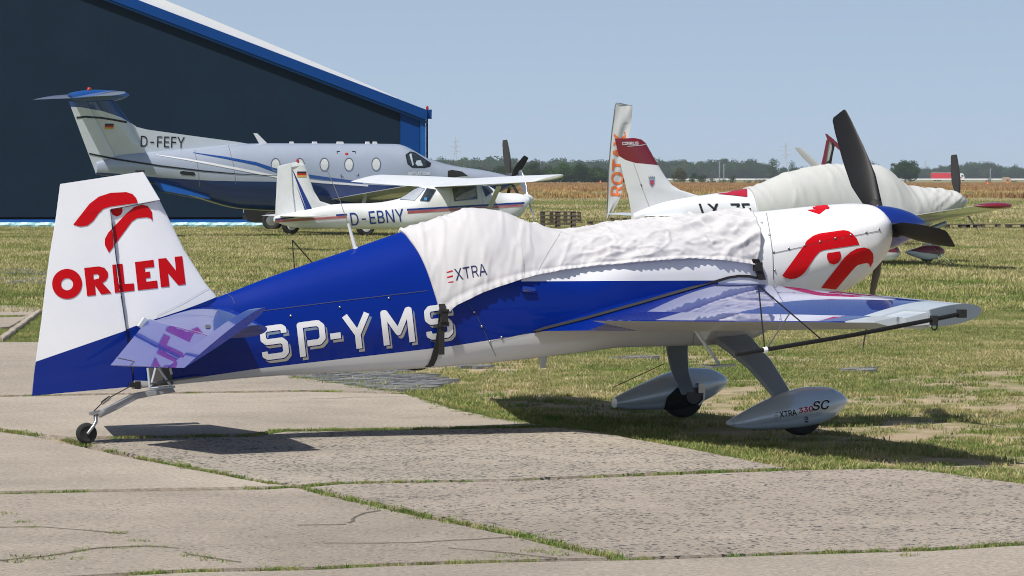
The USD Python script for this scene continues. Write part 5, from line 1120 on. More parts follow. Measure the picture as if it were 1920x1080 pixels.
# one sheet: sandy soil and thin grass near by, mown grass, rust-coloured meadow, pale fields far off
soil = [(.30, (.36, .28, .195)), (.45, (.39, .31, .22)), (.53, (.29, .25, .15)), (.62, (.20, .205, .09)), (.74, (.31, .27, .15))]
lawn = [(.28, (.31, .28, .145)), (.42, (.26, .255, .115)), (.55, (.21, .225, .09)), (.70, (.29, .275, .13))]
mead = [(.30, (.34, .22, .105)), (.45, (.38, .27, .12)), (.58, (.31, .26, .10)), (.75, (.39, .28, .125))]
field = [(.30, (.16, .17, .07)), (.60, (.22, .20, .11)), (.75, (.12, .14, .06))]
M_ground = usdkit.material(stage, LOOK + 'ground_cover', {
    'g': ('geometry', {}), 'x': ('separate_xyz', {}),
    'n1': ('noise_texture', {'scale': 1.3, 'detail': 9.0, 'roughness': .72}), 'n2': ('noise_texture', {'scale': .25, 'detail': 10.0, 'roughness': .75}),
    'mp': ('mapping', {'scale': (.12, .03, 1.)}), 'n3': ('noise_texture', {'scale': 1.0, 'detail': 10.0, 'roughness': .7}), 'n4': ('noise_texture', {'scale': .02, 'detail': 8.0}),
    'wv': ('noise_texture', {'scale': .05, 'detail': 4.0}), 'wm': ('math', {'math_type': 'multiply_add', 'value2': 60., 'value3': -30.}), 'yy': ('math', {'math_type': 'add'}),
    'r1': ('rgb_ramp', {'ramp': soil}), 'r2': ('rgb_ramp', {'ramp': lawn}), 'r3': ('rgb_ramp', {'ramp': mead}), 'r4': ('rgb_ramp', {'ramp': field}),
    'f1': ('map_range', {'from_min': 34., 'from_max': 60., 'to_min': 0., 'to_max': 1., 'clamp': True}), 'f2': ('map_range', {'from_min': 270., 'from_max': 330., 'to_min': 0., 'to_max': 1., 'clamp': True}),
    'f3': ('map_range', {'from_min': 850., 'from_max': 1000., 'to_min': 0., 'to_max': 1., 'clamp': True}),
    'm1': ('mix', {}), 'm2': ('mix', {}), 'm3': ('mix', {}), 'bn': ('noise_texture', {'scale': 14., 'detail': 8.0, 'roughness': .7}), 'b': ('bump', {'strength': 1., 'distance': .03}),
    'p': ('principled_bsdf', {'roughness': 1.0, 'specular_ior_level': .05})},
    [('g.position', 'x.vector')] + [('g.position', f'{k}.vector') for k in ('n1', 'n2', 'n4', 'wv', 'bn', 'mp')] + [('mp.vector', 'n3.vector'), ('wv.fac', 'wm.value1'), ('x.y', 'yy.value1'), ('wm.value', 'yy.value2'),
     ('n1.fac', 'r1.fac'), ('n2.fac', 'r2.fac'), ('n3.fac', 'r3.fac'), ('n4.fac', 'r4.fac'), ('x.y', 'f1.value'), ('yy.value', 'f2.value'), ('yy.value', 'f3.value'),
     ('f1.result', 'm1.fac'), ('r1.color', 'm1.color1'), ('r2.color', 'm1.color2'), ('f2.result', 'm2.fac'), ('m1.color', 'm2.color1'), ('r3.color', 'm2.color2'),
     ('f3.result', 'm3.fac'), ('m2.color', 'm3.color1'), ('r4.color', 'm3.color2'), ('m3.color', 'p.base_color'), ('bn.fac', 'b.height'), ('b.normal', 'p.normal')], surface='p.BSDF')
obj('ground', tm([[-5000, -300, GZ], [5000, -300, GZ], [5000, 9000, GZ], [-5000, 9000, GZ]], [[0, 1, 2], [0, 2, 3]]), M_ground, smooth=False, kind='structure')

def concrete(name, base, dark, scale, amount):
    n = {'g': ('geometry', {}), 'n': ('noise_texture', {'scale': .9, 'detail': 12.0, 'roughness': .72}), 'r': ('rgb_ramp', {'ramp': [(.30, tuple(c * .78 for c in base)), (.43, tuple(c * .92 for c in base)), (.58, base), (.75, tuple(c * 1.14 for c in base))]}),
         'v': ('voronoi_texture', {'scale': scale}), 'vb': ('rgb_to_bw', {}), 'pn': ('noise_texture', {'scale': 2.2, 'detail': 6.0, 'roughness': .7}), 'pm': ('map_range', {'from_min': .35, 'from_max': .65, 'to_min': amount * .35, 'to_max': amount, 'clamp': True}),
         'lt': ('math', {'math_type': 'less_than'}), 'm': ('mix', {'color2': dark}), 'fn': ('noise_texture', {'scale': 34., 'detail': 6.0, 'roughness': .82}), 'fr': ('map_range', {'from_min': .3, 'from_max': .7, 'to_min': .50, 'to_max': 1.42}),
         'mm': ('mix', {'mix_type': 'multiply', 'fac': 1.0}), 'sn': ('noise_texture', {'scale': .33, 'detail': 9.0, 'roughness': .7, 'distortion': .6}), 'sr': ('map_range', {'from_min': .34, 'from_max': .58, 'to_min': .92, 'to_max': 1.16, 'clamp': True}), 's2': ('mix', {'mix_type': 'multiply', 'fac': 1.0}), 'b': ('bump', {'strength': .9, 'distance': .014}), 'p': ('principled_bsdf', {'roughness': .92, 'specular_ior_level': .2})}
    return usdkit.material(stage, LOOK + name, n, [('g.position', 'n.vector'), ('n.fac', 'r.fac'), ('g.position', 'v.vector'), ('v.color', 'vb.color'), ('vb.val', 'lt.value1'), ('g.position', 'pn.vector'), ('pn.fac', 'pm.value'),
        ('pm.result', 'lt.value2'), ('r.color', 'm.color1'), ('lt.value', 'm.fac'), ('g.position', 'fn.vector'), ('fn.fac', 'fr.value'), ('m.color', 'mm.color1'), ('fr.result', 'mm.color2'), ('g.position', 'sn.vector'), ('sn.fac', 'sr.value'), ('mm.color', 's2.color1'), ('sr.result', 's2.color2'), ('s2.color', 'p.base_color'), ('fn.fac', 'b.height'), ('b.normal', 'p.normal')], surface='p.BSDF')
C_smooth = concrete('concrete_smooth', (.37, .325, .268), (.25, .22, .19), 75., .16)
C_mid = concrete('concrete_worn', (.335, .292, .24), (.16, .148, .136), 70., .24)
C_agg = concrete('concrete_aggregate', (.345, .305, .25), (.060, .062, .070), 55., .36)
C_agg2 = concrete('concrete_speckled', (.345, .30, .25), (.07, .07, .073), 55., .34)
apron = tag(UsdGeom.Xform.Define(stage, '/World/concrete_apron').GetPrim(), 'worn concrete apron of big cracked slabs', None, None, 'structure')
SL = [  # outlines of the slabs, as they lie in the photograph
    ([(-160, 641), (120, 641), (330, 668), (560, 707), (700, 729), (757, 736), (600, 731), (330, 735), (60, 740), (-160, 744)], C_mid),
    ([(-160, 747), (60, 743), (330, 738), (600, 734.5), (764, 739.5), (850, 766), (930, 784), (1025, 797), (960, 798), (520, 805), (480, 812), (150, 819), (125, 819), (60, 811), (-20, 801), (-160, 797)], C_smooth),
    ([(-160, 806), (-10, 809), (60, 818), (130, 832), (220, 853), (350, 878), (500, 906.5), (545, 911), (140, 918.5), (-160, 924)], C_smooth),
    ([(135, 824), (480, 818), (530, 809.5), (960, 803), (1040, 801), (1100, 806), (1300, 843), (1478, 877), (1200, 887), (960, 898), (640, 903), (565, 909.5), (500, 902), (350, 872), (225, 847)], C_agg),
    ([(572, 914), (640, 907.5), (960, 902), (1200, 892.5), (1480, 882), (1660, 878.5), (1735, 882), (1820, 894), (1925, 908), (2100, 930), (2100, 1003), (1920, 1016), (1740, 1027.5), (1500, 1035), (1250, 1043), (1182, 1045), (1085, 1024), (960, 993), (800, 963), (640, 925)], C_agg2),
    ([(-160, 930), (140, 923.5), (500, 917.5), (556, 914), (616, 930), (795, 971), (955, 1003), (1075, 1033), (1140, 1046), (960, 1049), (720, 1056), (580, 1063), (350, 1067), (160, 1078), (-160, 1094)], C_mid),
    ([(-160, 1100), (160, 1084), (350, 1073), (580, 1068.5), (720, 1061.5), (960, 1054), (1200, 1050), (1500, 1039.5), (1745, 1033), (1920, 1022), (2100, 1009), (2100, 1170), (-160, 1170)], C_smooth)]
def rough_outline(P, amp=.012, seed=0):
    out = []
    for a, b in zip(P, np.roll(P, -1, 0)):
        k = max(2, int(np.linalg.norm(b - a) / .12)); t = np.linspace(0, 1, k, endpoint=False)[:, None]; out.append(a + (b - a) * t)
    Q = np.vstack(out); d = np.stack([meshkit.fbm(np.c_[Q * 4, Q[:, :1] * 0 + s_], 3, seed) - .5 for s_ in (0., 9.)], 1)
    return Q + d * amp * 4
slab_polys = []
def add_slab(P, mat, seed, top=0.0):
    pg = Polygon(rough_outline(P, .010, seed)).buffer(0)
    if isinstance(pg, MultiPolygon): pg = max(pg.geoms, key=lambda q: q.area)
    if slab_polys:
        pg = pg.difference(unary_union(slab_polys).buffer(.018)); pg = max(pg.geoms, key=lambda q: q.area) if isinstance(pg, MultiPolygon) else pg
    body = trimesh.creation.extrude_polygon(pg.buffer(-.008), .008, engine='earcut'); body.apply_translation((0, 0, top - .008))
    low_ = trimesh.creation.extrude_polygon(pg, .10, engine='earcut'); low_.apply_translation((0, 0, top - .108))
    slab_polys.append(pg); obj('slab', cat([low_, body]), mat, apron, smooth=False)
for k, (pts, m) in enumerate(SL):
    add_slab(ground(A([p[0] for p in pts], float), A([p[1] for p in pts], float))[:, :2], m, k)
yb = ground(960., 1170.)[1] - .02
for r in range(5):
    for c_ in range(3):
        x0, y1_ = -7.5 + c_ * 5.0, yb - r * 5.0; add_slab(A([(x0, y1_ - 4.97), (x0 + 4.97, y1_ - 4.97), (x0 + 4.97, y1_), (x0, y1_)]), (C_smooth, C_mid, C_agg2)[(r + c_) % 3], 20 + r * 3 + c_)
for k, pts in enumerate(([(-40, 571), (45, 573), (76, 578), (60, 590), (-40, 592)], [(-40, 596), (40, 594), (70, 583), (20, 612), (-40, 618)])):
    add_slab(ground(A([p[0] for p in pts], float), A([p[1] for p in pts], float))[:, :2], C_mid, 50 + k)
kb = ground(A([0., 72., 78., 6.]), A([634., 583., 586., 640.]))[:, :2]; add_slab(kb, C_smooth, 60, .03)
# cracks: thin dark grooves are real slits lying in the slab top
M_crack = paint('crack_dirt', (.11, .095, .075), rough=1.0)
def crack(pts, w, seed):
    P = ground(A([p[0] for p in pts], float), A([p[1] for p in pts], float))[:, :2]
    Q = rough_outline(np.vstack([P, P[::-1]]), .02, seed)[:max(3, int(LineString(P).length / .12))] if False else P
    L = LineString(P); t = np.linspace(0, L.length, max(4, int(L.length / .06))); q = A([L.interpolate(s_).coords[0] for s_ in t])
    q = q + (np.stack([meshkit.fbm(np.c_[q * 3, q[:, :1] * 0 + s_], 3, seed) - .5 for s_ in (0., 7.)], 1)) * .10
    n_ = np.c_[-np.gradient(q[:, 1]), np.gradient(q[:, 0])]; n_ /= np.linalg.norm(n_, axis=1)[:, None] + 1e-9
    ww = w * (.3 + 1.2 * meshkit.noise(np.c_[q * 5, q[:, :1] * 0]))[:, None]
    return skin([A([[*(a - b * h), .0], [*a, .0035], [*(a + b * h), .0]]) + [0, 0, .0015] for a, b, h in zip(q, n_, ww)], caps=False, wrap=False), q
joint_lines = []
CR = [([(0, 990), (60, 989), (150, 994), (240, 1001)], .010), ([(600, 1020), (780, 1018), (960, 1008)], .007), ([(655, 980), (668, 968), (690, 961), (702, 957)], .02), ([(560, 985), (650, 984)], .012),
      ([(0, 1052), (90, 1043), (170, 1028), (280, 1025), (330, 1030)], .014), ([(340, 1036), (400, 1048), (440, 1057)], .012), ([(850, 1030), (960, 1038), (1050, 1048)], .01)]
for k, (pts, w) in enumerate(CR):
    m, q = crack(pts, w * .55, k); obj('crack', m, M_crack, apron, smooth=False)
apron_u = unary_union(slab_polys)

# grass pavers: rows of grey plastic grid cells pressed into the turf
M_paver = paint('grey_paver', (.16, .165, .175), rough=.8, vary=.25, scale=8)
pav = tag(UsdGeom.Xform.Define(stage, '/World/paver_grid').GetPrim(), 'grey honeycomb paver grid half buried in turf', None, None, 'structure')
def paver_field(pts, seed, keep=.8):
    P = ground(A([p[0] for p in pts], float), A([p[1] for p in pts], float))[:, :2]; pg = Polygon(P).buffer(0); x0, y0_, x1, y1_ = pg.bounds; out = []; rg_ = np.random.default_rng(seed)
    ph_ = math.radians(33); c_, s_ = math.cos(ph_), math.sin(ph_)
    R_ = int(max(x1 - x0, y1_ - y0_) / .17) + 4; cx_, cy_ = (x0 + x1) / 2, (y0_ + y1_) / 2
    for i in range(-R_, R_):
        for j in range(-R_, R_):
            u, v = i * .20 + (.1 if j % 2 else 0), j * .11; x, y = cx_ + u * c_ - v * s_, cy_ + u * s_ + v * c_
            if not pg.contains(Point(x, y)) or apron_u.contains(Point(x, y)): continue
            if meshkit.fbm(A([x * .8, y * .8, seed * 1.0]), 3) > keep * .62: continue
            out.append(box(.175, .075, .03, (x, y, -.012 + rg_.uniform(-.006, .004)), rz=33 + rg_.uniform(-3, 3), rx=rg_.uniform(-3, 3)))
    if out: obj('paver_cells', cat(out), M_paver, pav, smooth=False, kind='stuff')
paver_field([(520, 704), (640, 692), (800, 700), (850, 712), (800, 728), (740, 733), (690, 727), (560, 707)], 1, 1.0)
paver_field([(-60, 506), (60, 505), (110, 515), (90, 530), (-60, 530)], 2, .95)
paver_field([(380, 548), (440, 540), (520, 545), (500, 562), (400, 568)], 3, .85)
paver_field([(1560, 684), (1640, 682), (1690, 690), (1600, 697)], 4, .9); paver_field([(1140, 660), (1260, 655), (1270, 668), (1160, 672)], 5, .8); paver_field([(1760, 640), (1830, 640), (1840, 650), (1770, 652)], 6, .7); paver_field([(600, 690), (560, 702), (700, 700), (860, 690), (950, 682)], 7, .75)

# ================================================================== grass
def leafmat(name, col, trans=.35, vary=.25):
    n = {'o': ('object_info', {}), 'v': ('map_range', {'from_min': 0., 'from_max': 1., 'to_min': 1 - vary, 'to_max': 1 + vary}), 'm': ('mix', {'mix_type': 'multiply', 'fac': 1.0, 'color1': col}),
         'd': ('diffuse_bsdf', {}), 't': ('translucent_bsdf', {}), 'x': ('mix_closure', {'fac': trans})}
    return usdkit.material(stage, LOOK + name, n, [('o.random', 'v.value'), ('v.result', 'm.color2'), ('m.color', 'd.color'), ('m.color', 't.color'), ('d.BSDF', 'x.closure1'), ('t.BSDF', 'x.closure2')], surface='x.closure')
G_green = leafmat('grass_green', (.215, .245, .09)); G_olive = leafmat('grass_olive', (.31, .31, .125)); G_straw = leafmat('grass_straw', (.47, .41, .225)); G_fresh = leafmat('grass_fresh', (.13, .22, .05))
G_rust = leafmat('dock_rust', (.38, .235, .115), .3, .35); G_rust2 = leafmat('dock_tan', (.46, .32, .14), .3, .3)
def clump(seed, n, rad, h, w, lean=.6):
    r = np.random.default_rng(seed); a = r.uniform(0, 6.283, n); d = rad * np.sqrt(r.uniform(0, 1, n)); b = np.c_[d * np.cos(a), d * np.sin(a), np.zeros(n)]
    hh = h * r.uniform(.4, 1.1, n); la = r.uniform(0, 6.283, n); ll = lean * r.uniform(.1, 1, n) * hh; dirn = np.c_[np.cos(la), np.sin(la), np.zeros(n)]; side = np.c_[-np.sin(la), np.cos(la), np.zeros(n)] * (w * r.uniform(.6, 1.3, n))[:, None] / 2
    mid_ = b + dirn * (ll * .35)[:, None] + np.c_[np.zeros((n, 2)), hh * .6]; tip_ = b + dirn * ll[:, None] + np.c_[np.zeros((n, 2)), hh]
    V = np.stack([b - side, b + side, mid_ + side * .8, mid_ - side * .8, tip_], 1).reshape(-1, 3); i = np.arange(n)[:, None] * 5
    return tm(V, np.vstack([i + [0, 1, 2], i + [0, 2, 3], i + [3, 2, 4]]))
def instancer(name, protos, P, idx, scale, label, catg, rot=True, sz=None, kind='stuff'):
    ins = UsdGeom.PointInstancer.Define(stage, '/World/' + name); paths = []
    for k, (m, mt) in enumerate(protos):
        if isinstance(m, list):
            pp = f'/World/{name}/tree_{k:03d}'; UsdGeom.Xform.Define(stage, pp)
            for q, (nm, mm, mtt) in enumerate(m): usdkit.mesh(stage, f'{pp}/{nm}', mm, mtt)
        else:
            pp = f'/World/{name}/tuft_{k:03d}'; usdkit.mesh(stage, pp, m, mt)
        paths.append(pp)
    ins.CreatePrototypesRel().SetTargets([Sdf.Path(p) for p in paths])
    ins.CreatePositionsAttr(Vt.Vec3fArray.FromNumpy(P.astype(np.float32))); ins.CreateProtoIndicesAttr(Vt.IntArray.FromNumpy(idx.astype(np.int32)))
    a = np.random.default_rng(len(P)).uniform(0, 2 * np.pi, len(P)) / 2
    ins.CreateOrientationsAttr(Vt.QuathArray([Gf.Quath(float(c), 0, 0, float(s_)) for c, s_ in zip(np.cos(a), np.sin(a))]))
    sc = np.repeat(scale[:, None], 3, 1)
    if sz is not None: sc[:, 2] = sz
    ins.CreateScalesAttr(Vt.Vec3fArray.FromNumpy(sc.astype(np.float32)))
    return tag(ins.GetPrim(), label, catg, None, kind)
def scatter(y0, y1, n, margin=1.5, seed=0):
    r = np.random.default_rng(seed); y = np.sqrt(r.uniform(y0 * y0, y1 * y1, n)); x = r.uniform(-1, 1, n) * (.1445 * y + margin); return np.c_[x, y], r
cover_n = lambda P, s_, sd, z=0.: meshkit.fbm(np.c_[P * s_, np.full(len(P), z)], 4, sd)
protos = []
for k, m in enumerate((G_green, G_green, G_olive, G_olive, G_straw, G_straw, G_fresh)): protos.append((clump(100 + k, 40, .085, (.028, .034, .030, .034, .030, .036, .026)[k], .0055, 1.3), m))
def choose(P, r, dry):
    g = cover_n(P, .55, 5) * .75 + cover_n(P, 2.2, 6) * .25; t = g + r.normal(0, .10, len(P)) + dry
    return np.where(t < .44, r.choice([0, 1, 6], len(P)), np.where(t < .60, r.choice([1, 2, 3, 0], len(P)), r.choice([3, 2, 4, 5], len(P))))
P, r = scatter(19.0, 48, 90000, 2.0, 1)
inap = shapely.contains_xy(apron_u.buffer(.18).buffer(-.16), P[:, 0], P[:, 1]); P = P[~inap]
bare = cover_n(P, .42, 12) * .6 + cover_n(P, 1.7, 13) * .4; edge_d = shapely.distance(shapely.points(P), apron_u)
dens = np.clip((bare - .45) / .13, 0.08, 1); dens = np.maximum(dens, np.clip(1.2 - edge_d / .7, 0, 1)); dens = np.where(P[:, 1] > 36, np.maximum(dens, .75), dens)
k_ = r.uniform(0, 1, len(P)) < dens; P = P[k_]; edge_d = edge_d[k_]
sc = r.uniform(.7, 1.35, len(P)) * np.where(edge_d < .5, 1.15, 1.0)
near_edge = (edge_d < .8); ix = choose(P, r, .05); ix = np.where(near_edge & (r.uniform(0, 1, len(P)) < .75), r.choice([0, 1, 6, 2], len(P)), ix)
instancer('near_grass', protos, np.c_[P, np.full(len(P), GZ)], ix, sc, 'short patchy green and straw grass beside the concrete apron', 'grass')
# grass in the joints
J = [([(0, 743), (60, 741.5), (330, 736.5), (600, 733), (757, 738)], .30, .035), ([(-20, 803), (60, 813), (130, 824), (220, 848), (350, 875), (430, 890)], .75, .05), ([(150, 820), (480, 815), (520, 807), (960, 800), (1040, 799)], .9, .05), ([(520, 807), (960, 800.5), (1030, 799)], 1.0, .06),
     ([(430, 890), (500, 904), (560, 911)], .45, .025), ([(0, 927), (140, 921), (300, 919), (560, 912)], .55, .03), ([(560, 911), (640, 905), (960, 900), (1200, 889.5), (1380, 882)], .6, .035), ([(1300, 884), (1480, 879.5), (1660, 877)], 1.0, .045),
     ([(560, 912), (620, 928), (700, 946)], .8, .05), ([(690, 945), (800, 967), (960, 999), (1080, 1030), (1170, 1048)], 1.0, .075), ([(1180, 1048), (1500, 1037.5), (1740, 1030)], .5, .035), ([(1500, 1037.5), (1740, 1030), (1920, 1019), (2000, 1014)], 1.0, .06),
     ([(220, 1076), (350, 1070), (580, 1066), (720, 1059)], .9, .05), ([(720, 1059), (960, 1052), (1180, 1048)], .55, .035), ([(0, 1055), (40, 1051), (90, 1045)], 1.0, .08), ([(0, 961), (12, 963)], 1.0, .06), ([(35, 978), (60, 981)], 1.0, .05), ([(62, 988), (85, 990)], 1.0, .06),
     ([(90, 1045), (170, 1029), (280, 1025), (330, 1031)], .5, .03), ([(345, 1038), (400, 1048), (440, 1057)], .85, .05), ([(470, 1021), (530, 1020)], .8, .03), ([(258, 1014), (275, 1015)], 1., .04), ([(170, 996), (240, 1001)], .5, .04), ([(1000, 1035), (1060, 1040)], 1., .08), ([(890, 1040), (960, 1045)], .9, .07), ([(1700, 1040), (1712, 1044)], .8, .05),
     ([(1700, 879), (1760, 884), (1830, 895)], 1., .10), ([(1000, 798), (1050, 800), (1100, 806)], .7, .06), ([(545, 706), (700, 729), (757, 738)], .9, .06), ([(760, 738), (850, 767), (930, 785), (1030, 799)], .8, .07), ([(0, 641), (120, 641), (230, 655)], 1., .12)]
JP = []; rj = np.random.default_rng(77)
for pts, d, w in J:
    L = LineString(ground(A([p[0] for p in pts], float), A([p[1] for p in pts], float))[:, :2]); n = max(6, int(L.length * 60 * d)); t = rj.uniform(0, L.length, n)
    q = A([L.interpolate(s_).coords[0] for s_ in t]); gap = meshkit.fbm(np.c_[q * 1.6, q[:, :1] * 0 + 3], 3, 8); ok = gap < .42 + .32 * d
    q = q + rj.normal(0, 1, q.shape) * w * (.3 + 1.1 * np.clip(.75 - gap, .0, .5))[:, None]; JP.append(q[ok])
JP = np.vstack(JP)
jpro = [(clump(200 + k, 22, .035, .022, .005, 1.2), m) for k, m in enumerate((G_green, G_fresh, G_fresh, G_olive))]
instancer('joint_grass', jpro, np.c_[JP, np.full(len(JP), -.012)], rj.choice([0, 0, 1, 2, 3], len(JP)), rj.uniform(.6, 1.35, len(JP)), 'low green grass growing in the joints of the concrete slabs', 'grass')
# lawn behind, then the meadow
lp_ = [(clump(300 + k, 46, .26, (.045, .05, .06, .075, .06, .085, .045)[k], .014, 1.0), m) for k, m in enumerate((G_green, G_green, G_olive, G_olive, G_straw, G_straw, G_fresh))]
P, r = scatter(47, 140, 42000, 2.5, 2); P = P[P[:, 1] < 127.7 + 100 * (P[:, 0] > -2.5)]
stripe_ = cover_n(np.c_[P[:, 0] * .12, P[:, 1]], .16, 15); instancer('lawn_grass', lp_, np.c_[P, np.full(len(P), GZ)], choose(P, r, (stripe_ - .5) * .30 + .06), r.uniform(.7, 1.3, len(P)), 'dry mown grass around the parked planes', 'grass')
fp_ = [(clump(400 + k, 60, .75, (.07, .08, .10, .14, .15)[k], .05, .8), m) for k, m in enumerate((G_green, G_olive, G_olive, G_straw, G_straw))]
P, r = scatter(138, 320, 17000, 4, 3); P = P[P[:, 0] > -3.2]; t = cover_n(np.c_[P[:, 0] * .1, P[:, 1]], .05, 16) + r.normal(0, .07, len(P))
instancer('field_grass', fp_, np.c_[P, np.full(len(P), GZ)], np.where(t < .46, r.choice([0, 1, 2], len(P)), r.choice([2, 3, 4], len(P))), r.uniform(.7, 1.3, len(P)), 'pale grass field beyond the parked planes', 'grass')
mp_ = [(clump(500 + k, 70, 1.2, h_, .10, .35), m) for k, (m, h_) in enumerate(((G_rust, .42), (G_rust, .5), (G_rust2, .45), (G_olive, .36), (G_straw, .4)))]
P, r = scatter(290, 960, 24000, 10, 4); P = P[P[:, 0] > -8]; t = cover_n(np.c_[P[:, 0] * .3, P[:, 1]], .02, 17) + r.normal(0, .08, len(P)) - .0006 * (P[:, 1] - 300)
instancer('rust_meadow', mp_, np.c_[P, np.full(len(P), GZ)], np.where(t < .42, r.choice([0, 1, 1, 2], len(P)), np.where(t < .55, r.choice([0, 2, 3], len(P)), r.choice([2, 3, 4], len(P)))), r.uniform(.7, 1.35, len(P)), 'rust brown meadow of tall dock plants across the airfield', 'meadow')

# ================================================================== trees
M_bark = paint('bark', (.07, .055, .04), rough=.9)
def foliage(name, col):
    n = {'g': ('geometry', {}), 'o': ('object_info', {}), 'a': ('math', {'math_type': 'multiply_add', 'value2': .5}), 'v': ('map_range', {'from_min': 0., 'from_max': 1.3, 'to_min': .6, 'to_max': 1.4}), 'm': ('mix', {'mix_type': 'multiply', 'fac': 1.0, 'color1': col}), 'd': ('diffuse_bsdf', {}), 't': ('translucent_bsdf', {}), 'x': ('mix_closure', {'fac': .3})}
    return usdkit.material(stage, LOOK + name, n, [('g.random_per_island', 'a.value1'), ('o.random', 'a.value3'), ('a.value', 'v.value'), ('v.result', 'm.color2'), ('m.color', 'd.color'), ('m.color', 't.color'), ('d.BSDF', 'x.closure1'), ('t.BSDF', 'x.closure2')], surface='x.closure')
F_dark, F_mid, F_light, F_olive = foliage('leaf_dark', (.028, .062, .016)), foliage('leaf_mid', (.042, .085, .020)), foliage('leaf_light', (.075, .10, .030)), foliage('leaf_olive', (.085, .085, .035))
def tree_mesh(seed, H_, W_, n=2600, leaf=.55, kind='round', base=.12):
    """Crown of leaf faces gathered in clumps along limbs, and a tapered trunk with limbs; height H_, width W_."""
    r = np.random.default_rng(seed); nb = 26; C = []
    while len(C) < nb:
        p = r.uniform(-1, 1, 3)
        if np.linalg.norm(p) < 1: C.append(p)
    C = A(C); zc_ = H_ * (base + (1 - base) / 2); hz_ = H_ * (1 - base) / 2
    C = C * [W_ / 2 * .72, W_ / 2 * .72, hz_ * .78] + [0, 0, zc_]
    if kind == 'tall': C[:, :2] *= (1.15 - .55 * (C[:, 2:3] / H_))
    R_ = r.uniform(.16, .30, nb) * min(W_, H_); w = R_ ** 2; k = r.choice(nb, n, p=w / w.sum())
    d = r.normal(0, 1, (n, 3)); d /= np.linalg.norm(d, axis=1)[:, None]; rad = R_[k] * r.uniform(.35, 1.08, n) ** .6
    c_ = C[k] + d * rad[:, None] * [1, 1, .8]; nn = d + r.normal(0, .6, (n, 3)); nn /= np.linalg.norm(nn, axis=1)[:, None]
    u = np.cross(nn, r.normal(0, 1, (n, 3))); u /= np.linalg.norm(u, axis=1)[:, None]; v = np.cross(nn, u); s_ = (leaf * r.uniform(.5, 1.2, n))[:, None] / 2
    V = np.stack([c_ - u * s_, c_ - v * s_ * .7, c_ + u * s_, c_ + v * s_ * .7], 1).reshape(-1, 3); V[:, 2] = np.maximum(V[:, 2], .05); i = np.arange(n)[:, None] * 4
    crown = tm(V, np.vstack([i + [0, 1, 2], i + [0, 2, 3]]))
    tr_ = [tube([(0, 0, 0), (.05 * H_ * .1, 0, H_ * .35), (0, 0, H_ * .7)], [H_ * .028, H_ * .02, H_ * .008], 7)]
    for q in C[::3]: tr_.append(tube([(0, 0, H_ * r.uniform(.15, .45)), q * .55 + [0, 0, H_ * .12], q], [H_ * .012, H_ * .008, H_ * .003], 5))
    return crown, cat(tr_)
def tree(name, label, px, top_y, wpx, base_y, mat, seed, kind='round', n=2600, catg='tree', Y=None, base=.12, group=None):
    g0 = ground(float(px), float(base_y)) if Y is None else A([*at_depth(float(px), float(HORIZON), float(Y))[:2], 0])
    Y = g0[1]; Hh = at_depth(float(px), float(top_y), Y)[2]; Ww = wpx / FPX * Y
    t = thing(name, label, catg, (g0[0], Y, GZ), seed * 37 % 360, group)
    c_, tr_ = tree_mesh(seed, Hh, Ww, n, leaf=max(.10, min(Ww, Hh) * .075), kind=kind, base=base)
    obj('crown', c_, mat, t, smooth=False); obj('trunk', tr_, M_bark, t, smooth=False); return t
TR = [('oak_tree', 'dense dark round tree right of the tall propeller blade', 1697, 299, 66, 343, F_dark, 'round', 5000), ('bush', 'round dark bush just right of the maroon-topped fin', 1275, 314, 38, 345, F_olive, 'round', 2600),
      ('bush', 'small green bush second to the right of the fin', 1300, 325, 20, 345, F_mid, 'round', 1200), ('bush', 'darker green bush third to the right of the fin', 1317, 325, 24, 345, F_dark, 'round', 1400), ('bush', 'low brown bush right of the green bushes by the fin', 1336, 333, 24, 346, F_olive, 'round', 1000),
      ('bush', 'pale green pointed bush in the row beyond the fin', 1374, 327, 20, 346, F_light, 'tall', 1000), ('bush', 'low wide green bush between brown and pointed ones', 1356, 334, 26, 346, F_mid, 'round', 900), ('bush', 'low dark shrub by the start of the beige cover', 1402, 336, 26, 347, F_olive, 'round', 900),
      ('bush', 'low dark shrub at the left edge of the beige cover row', 1425, 333, 30, 347, F_olive, 'round', 900), ('bush', 'small round roadside bush under the upright propeller blade tip', 1854, 333, 20, 345, F_olive, 'round', 800), ('bush', 'low scrub near the right edge below the road', 1900, 338, 26, 345, F_olive, 'round', 700),
      ('leafy_tree', 'rounded green tree beside the turboprop propeller', 1000, 303, 42, 344, F_mid, 'round', 2600), ('leafy_tree', 'tall loose tree in the middle of the group left of the flag', 1055, 301, 36, 345, F_mid, 'tall', 2200), ('leafy_tree', 'light green tree left in the group before the far wood', 1030, 306, 34, 344, F_light, 'round', 2000),
      ('leafy_tree', 'dark tree right in the group left of the flag', 1087, 304, 36, 345, F_dark, 'tall', 2200), ('leafy_tree', 'dark tree touching the left side of the flag pole', 1118, 312, 36, 344, F_dark, 'round', 2200), ('leafy_tree', 'green tree partly behind the foot of the flag', 1142, 316, 30, 344, F_mid, 'round', 1600),
      ('tall_tree', 'tall airy tree standing alone above the wood left of the beige sleeve', 1449, 291, 30, 342, F_mid, 'tall', 900), ('tall_tree', 'airy tree just left of the beige antenna sleeve', 1485, 299, 22, 342, F_mid, 'tall', 700), ('tall_tree', 'airy tree showing between propeller blade and beige cover', 1634, 297, 34, 342, F_mid, 'round', 1000)]
for k, (nm, lab, px, ty, wp, by, mt, kd, n) in enumerate(TR):
    tree(nm, lab, px, ty, wp, by, mt, 11 + k, kd, n, 'bush' if nm == 'bush' else 'tree', Y={342: 1500.}.get(by), base=.02 if nm == 'bush' else .10)
wood_protos = []
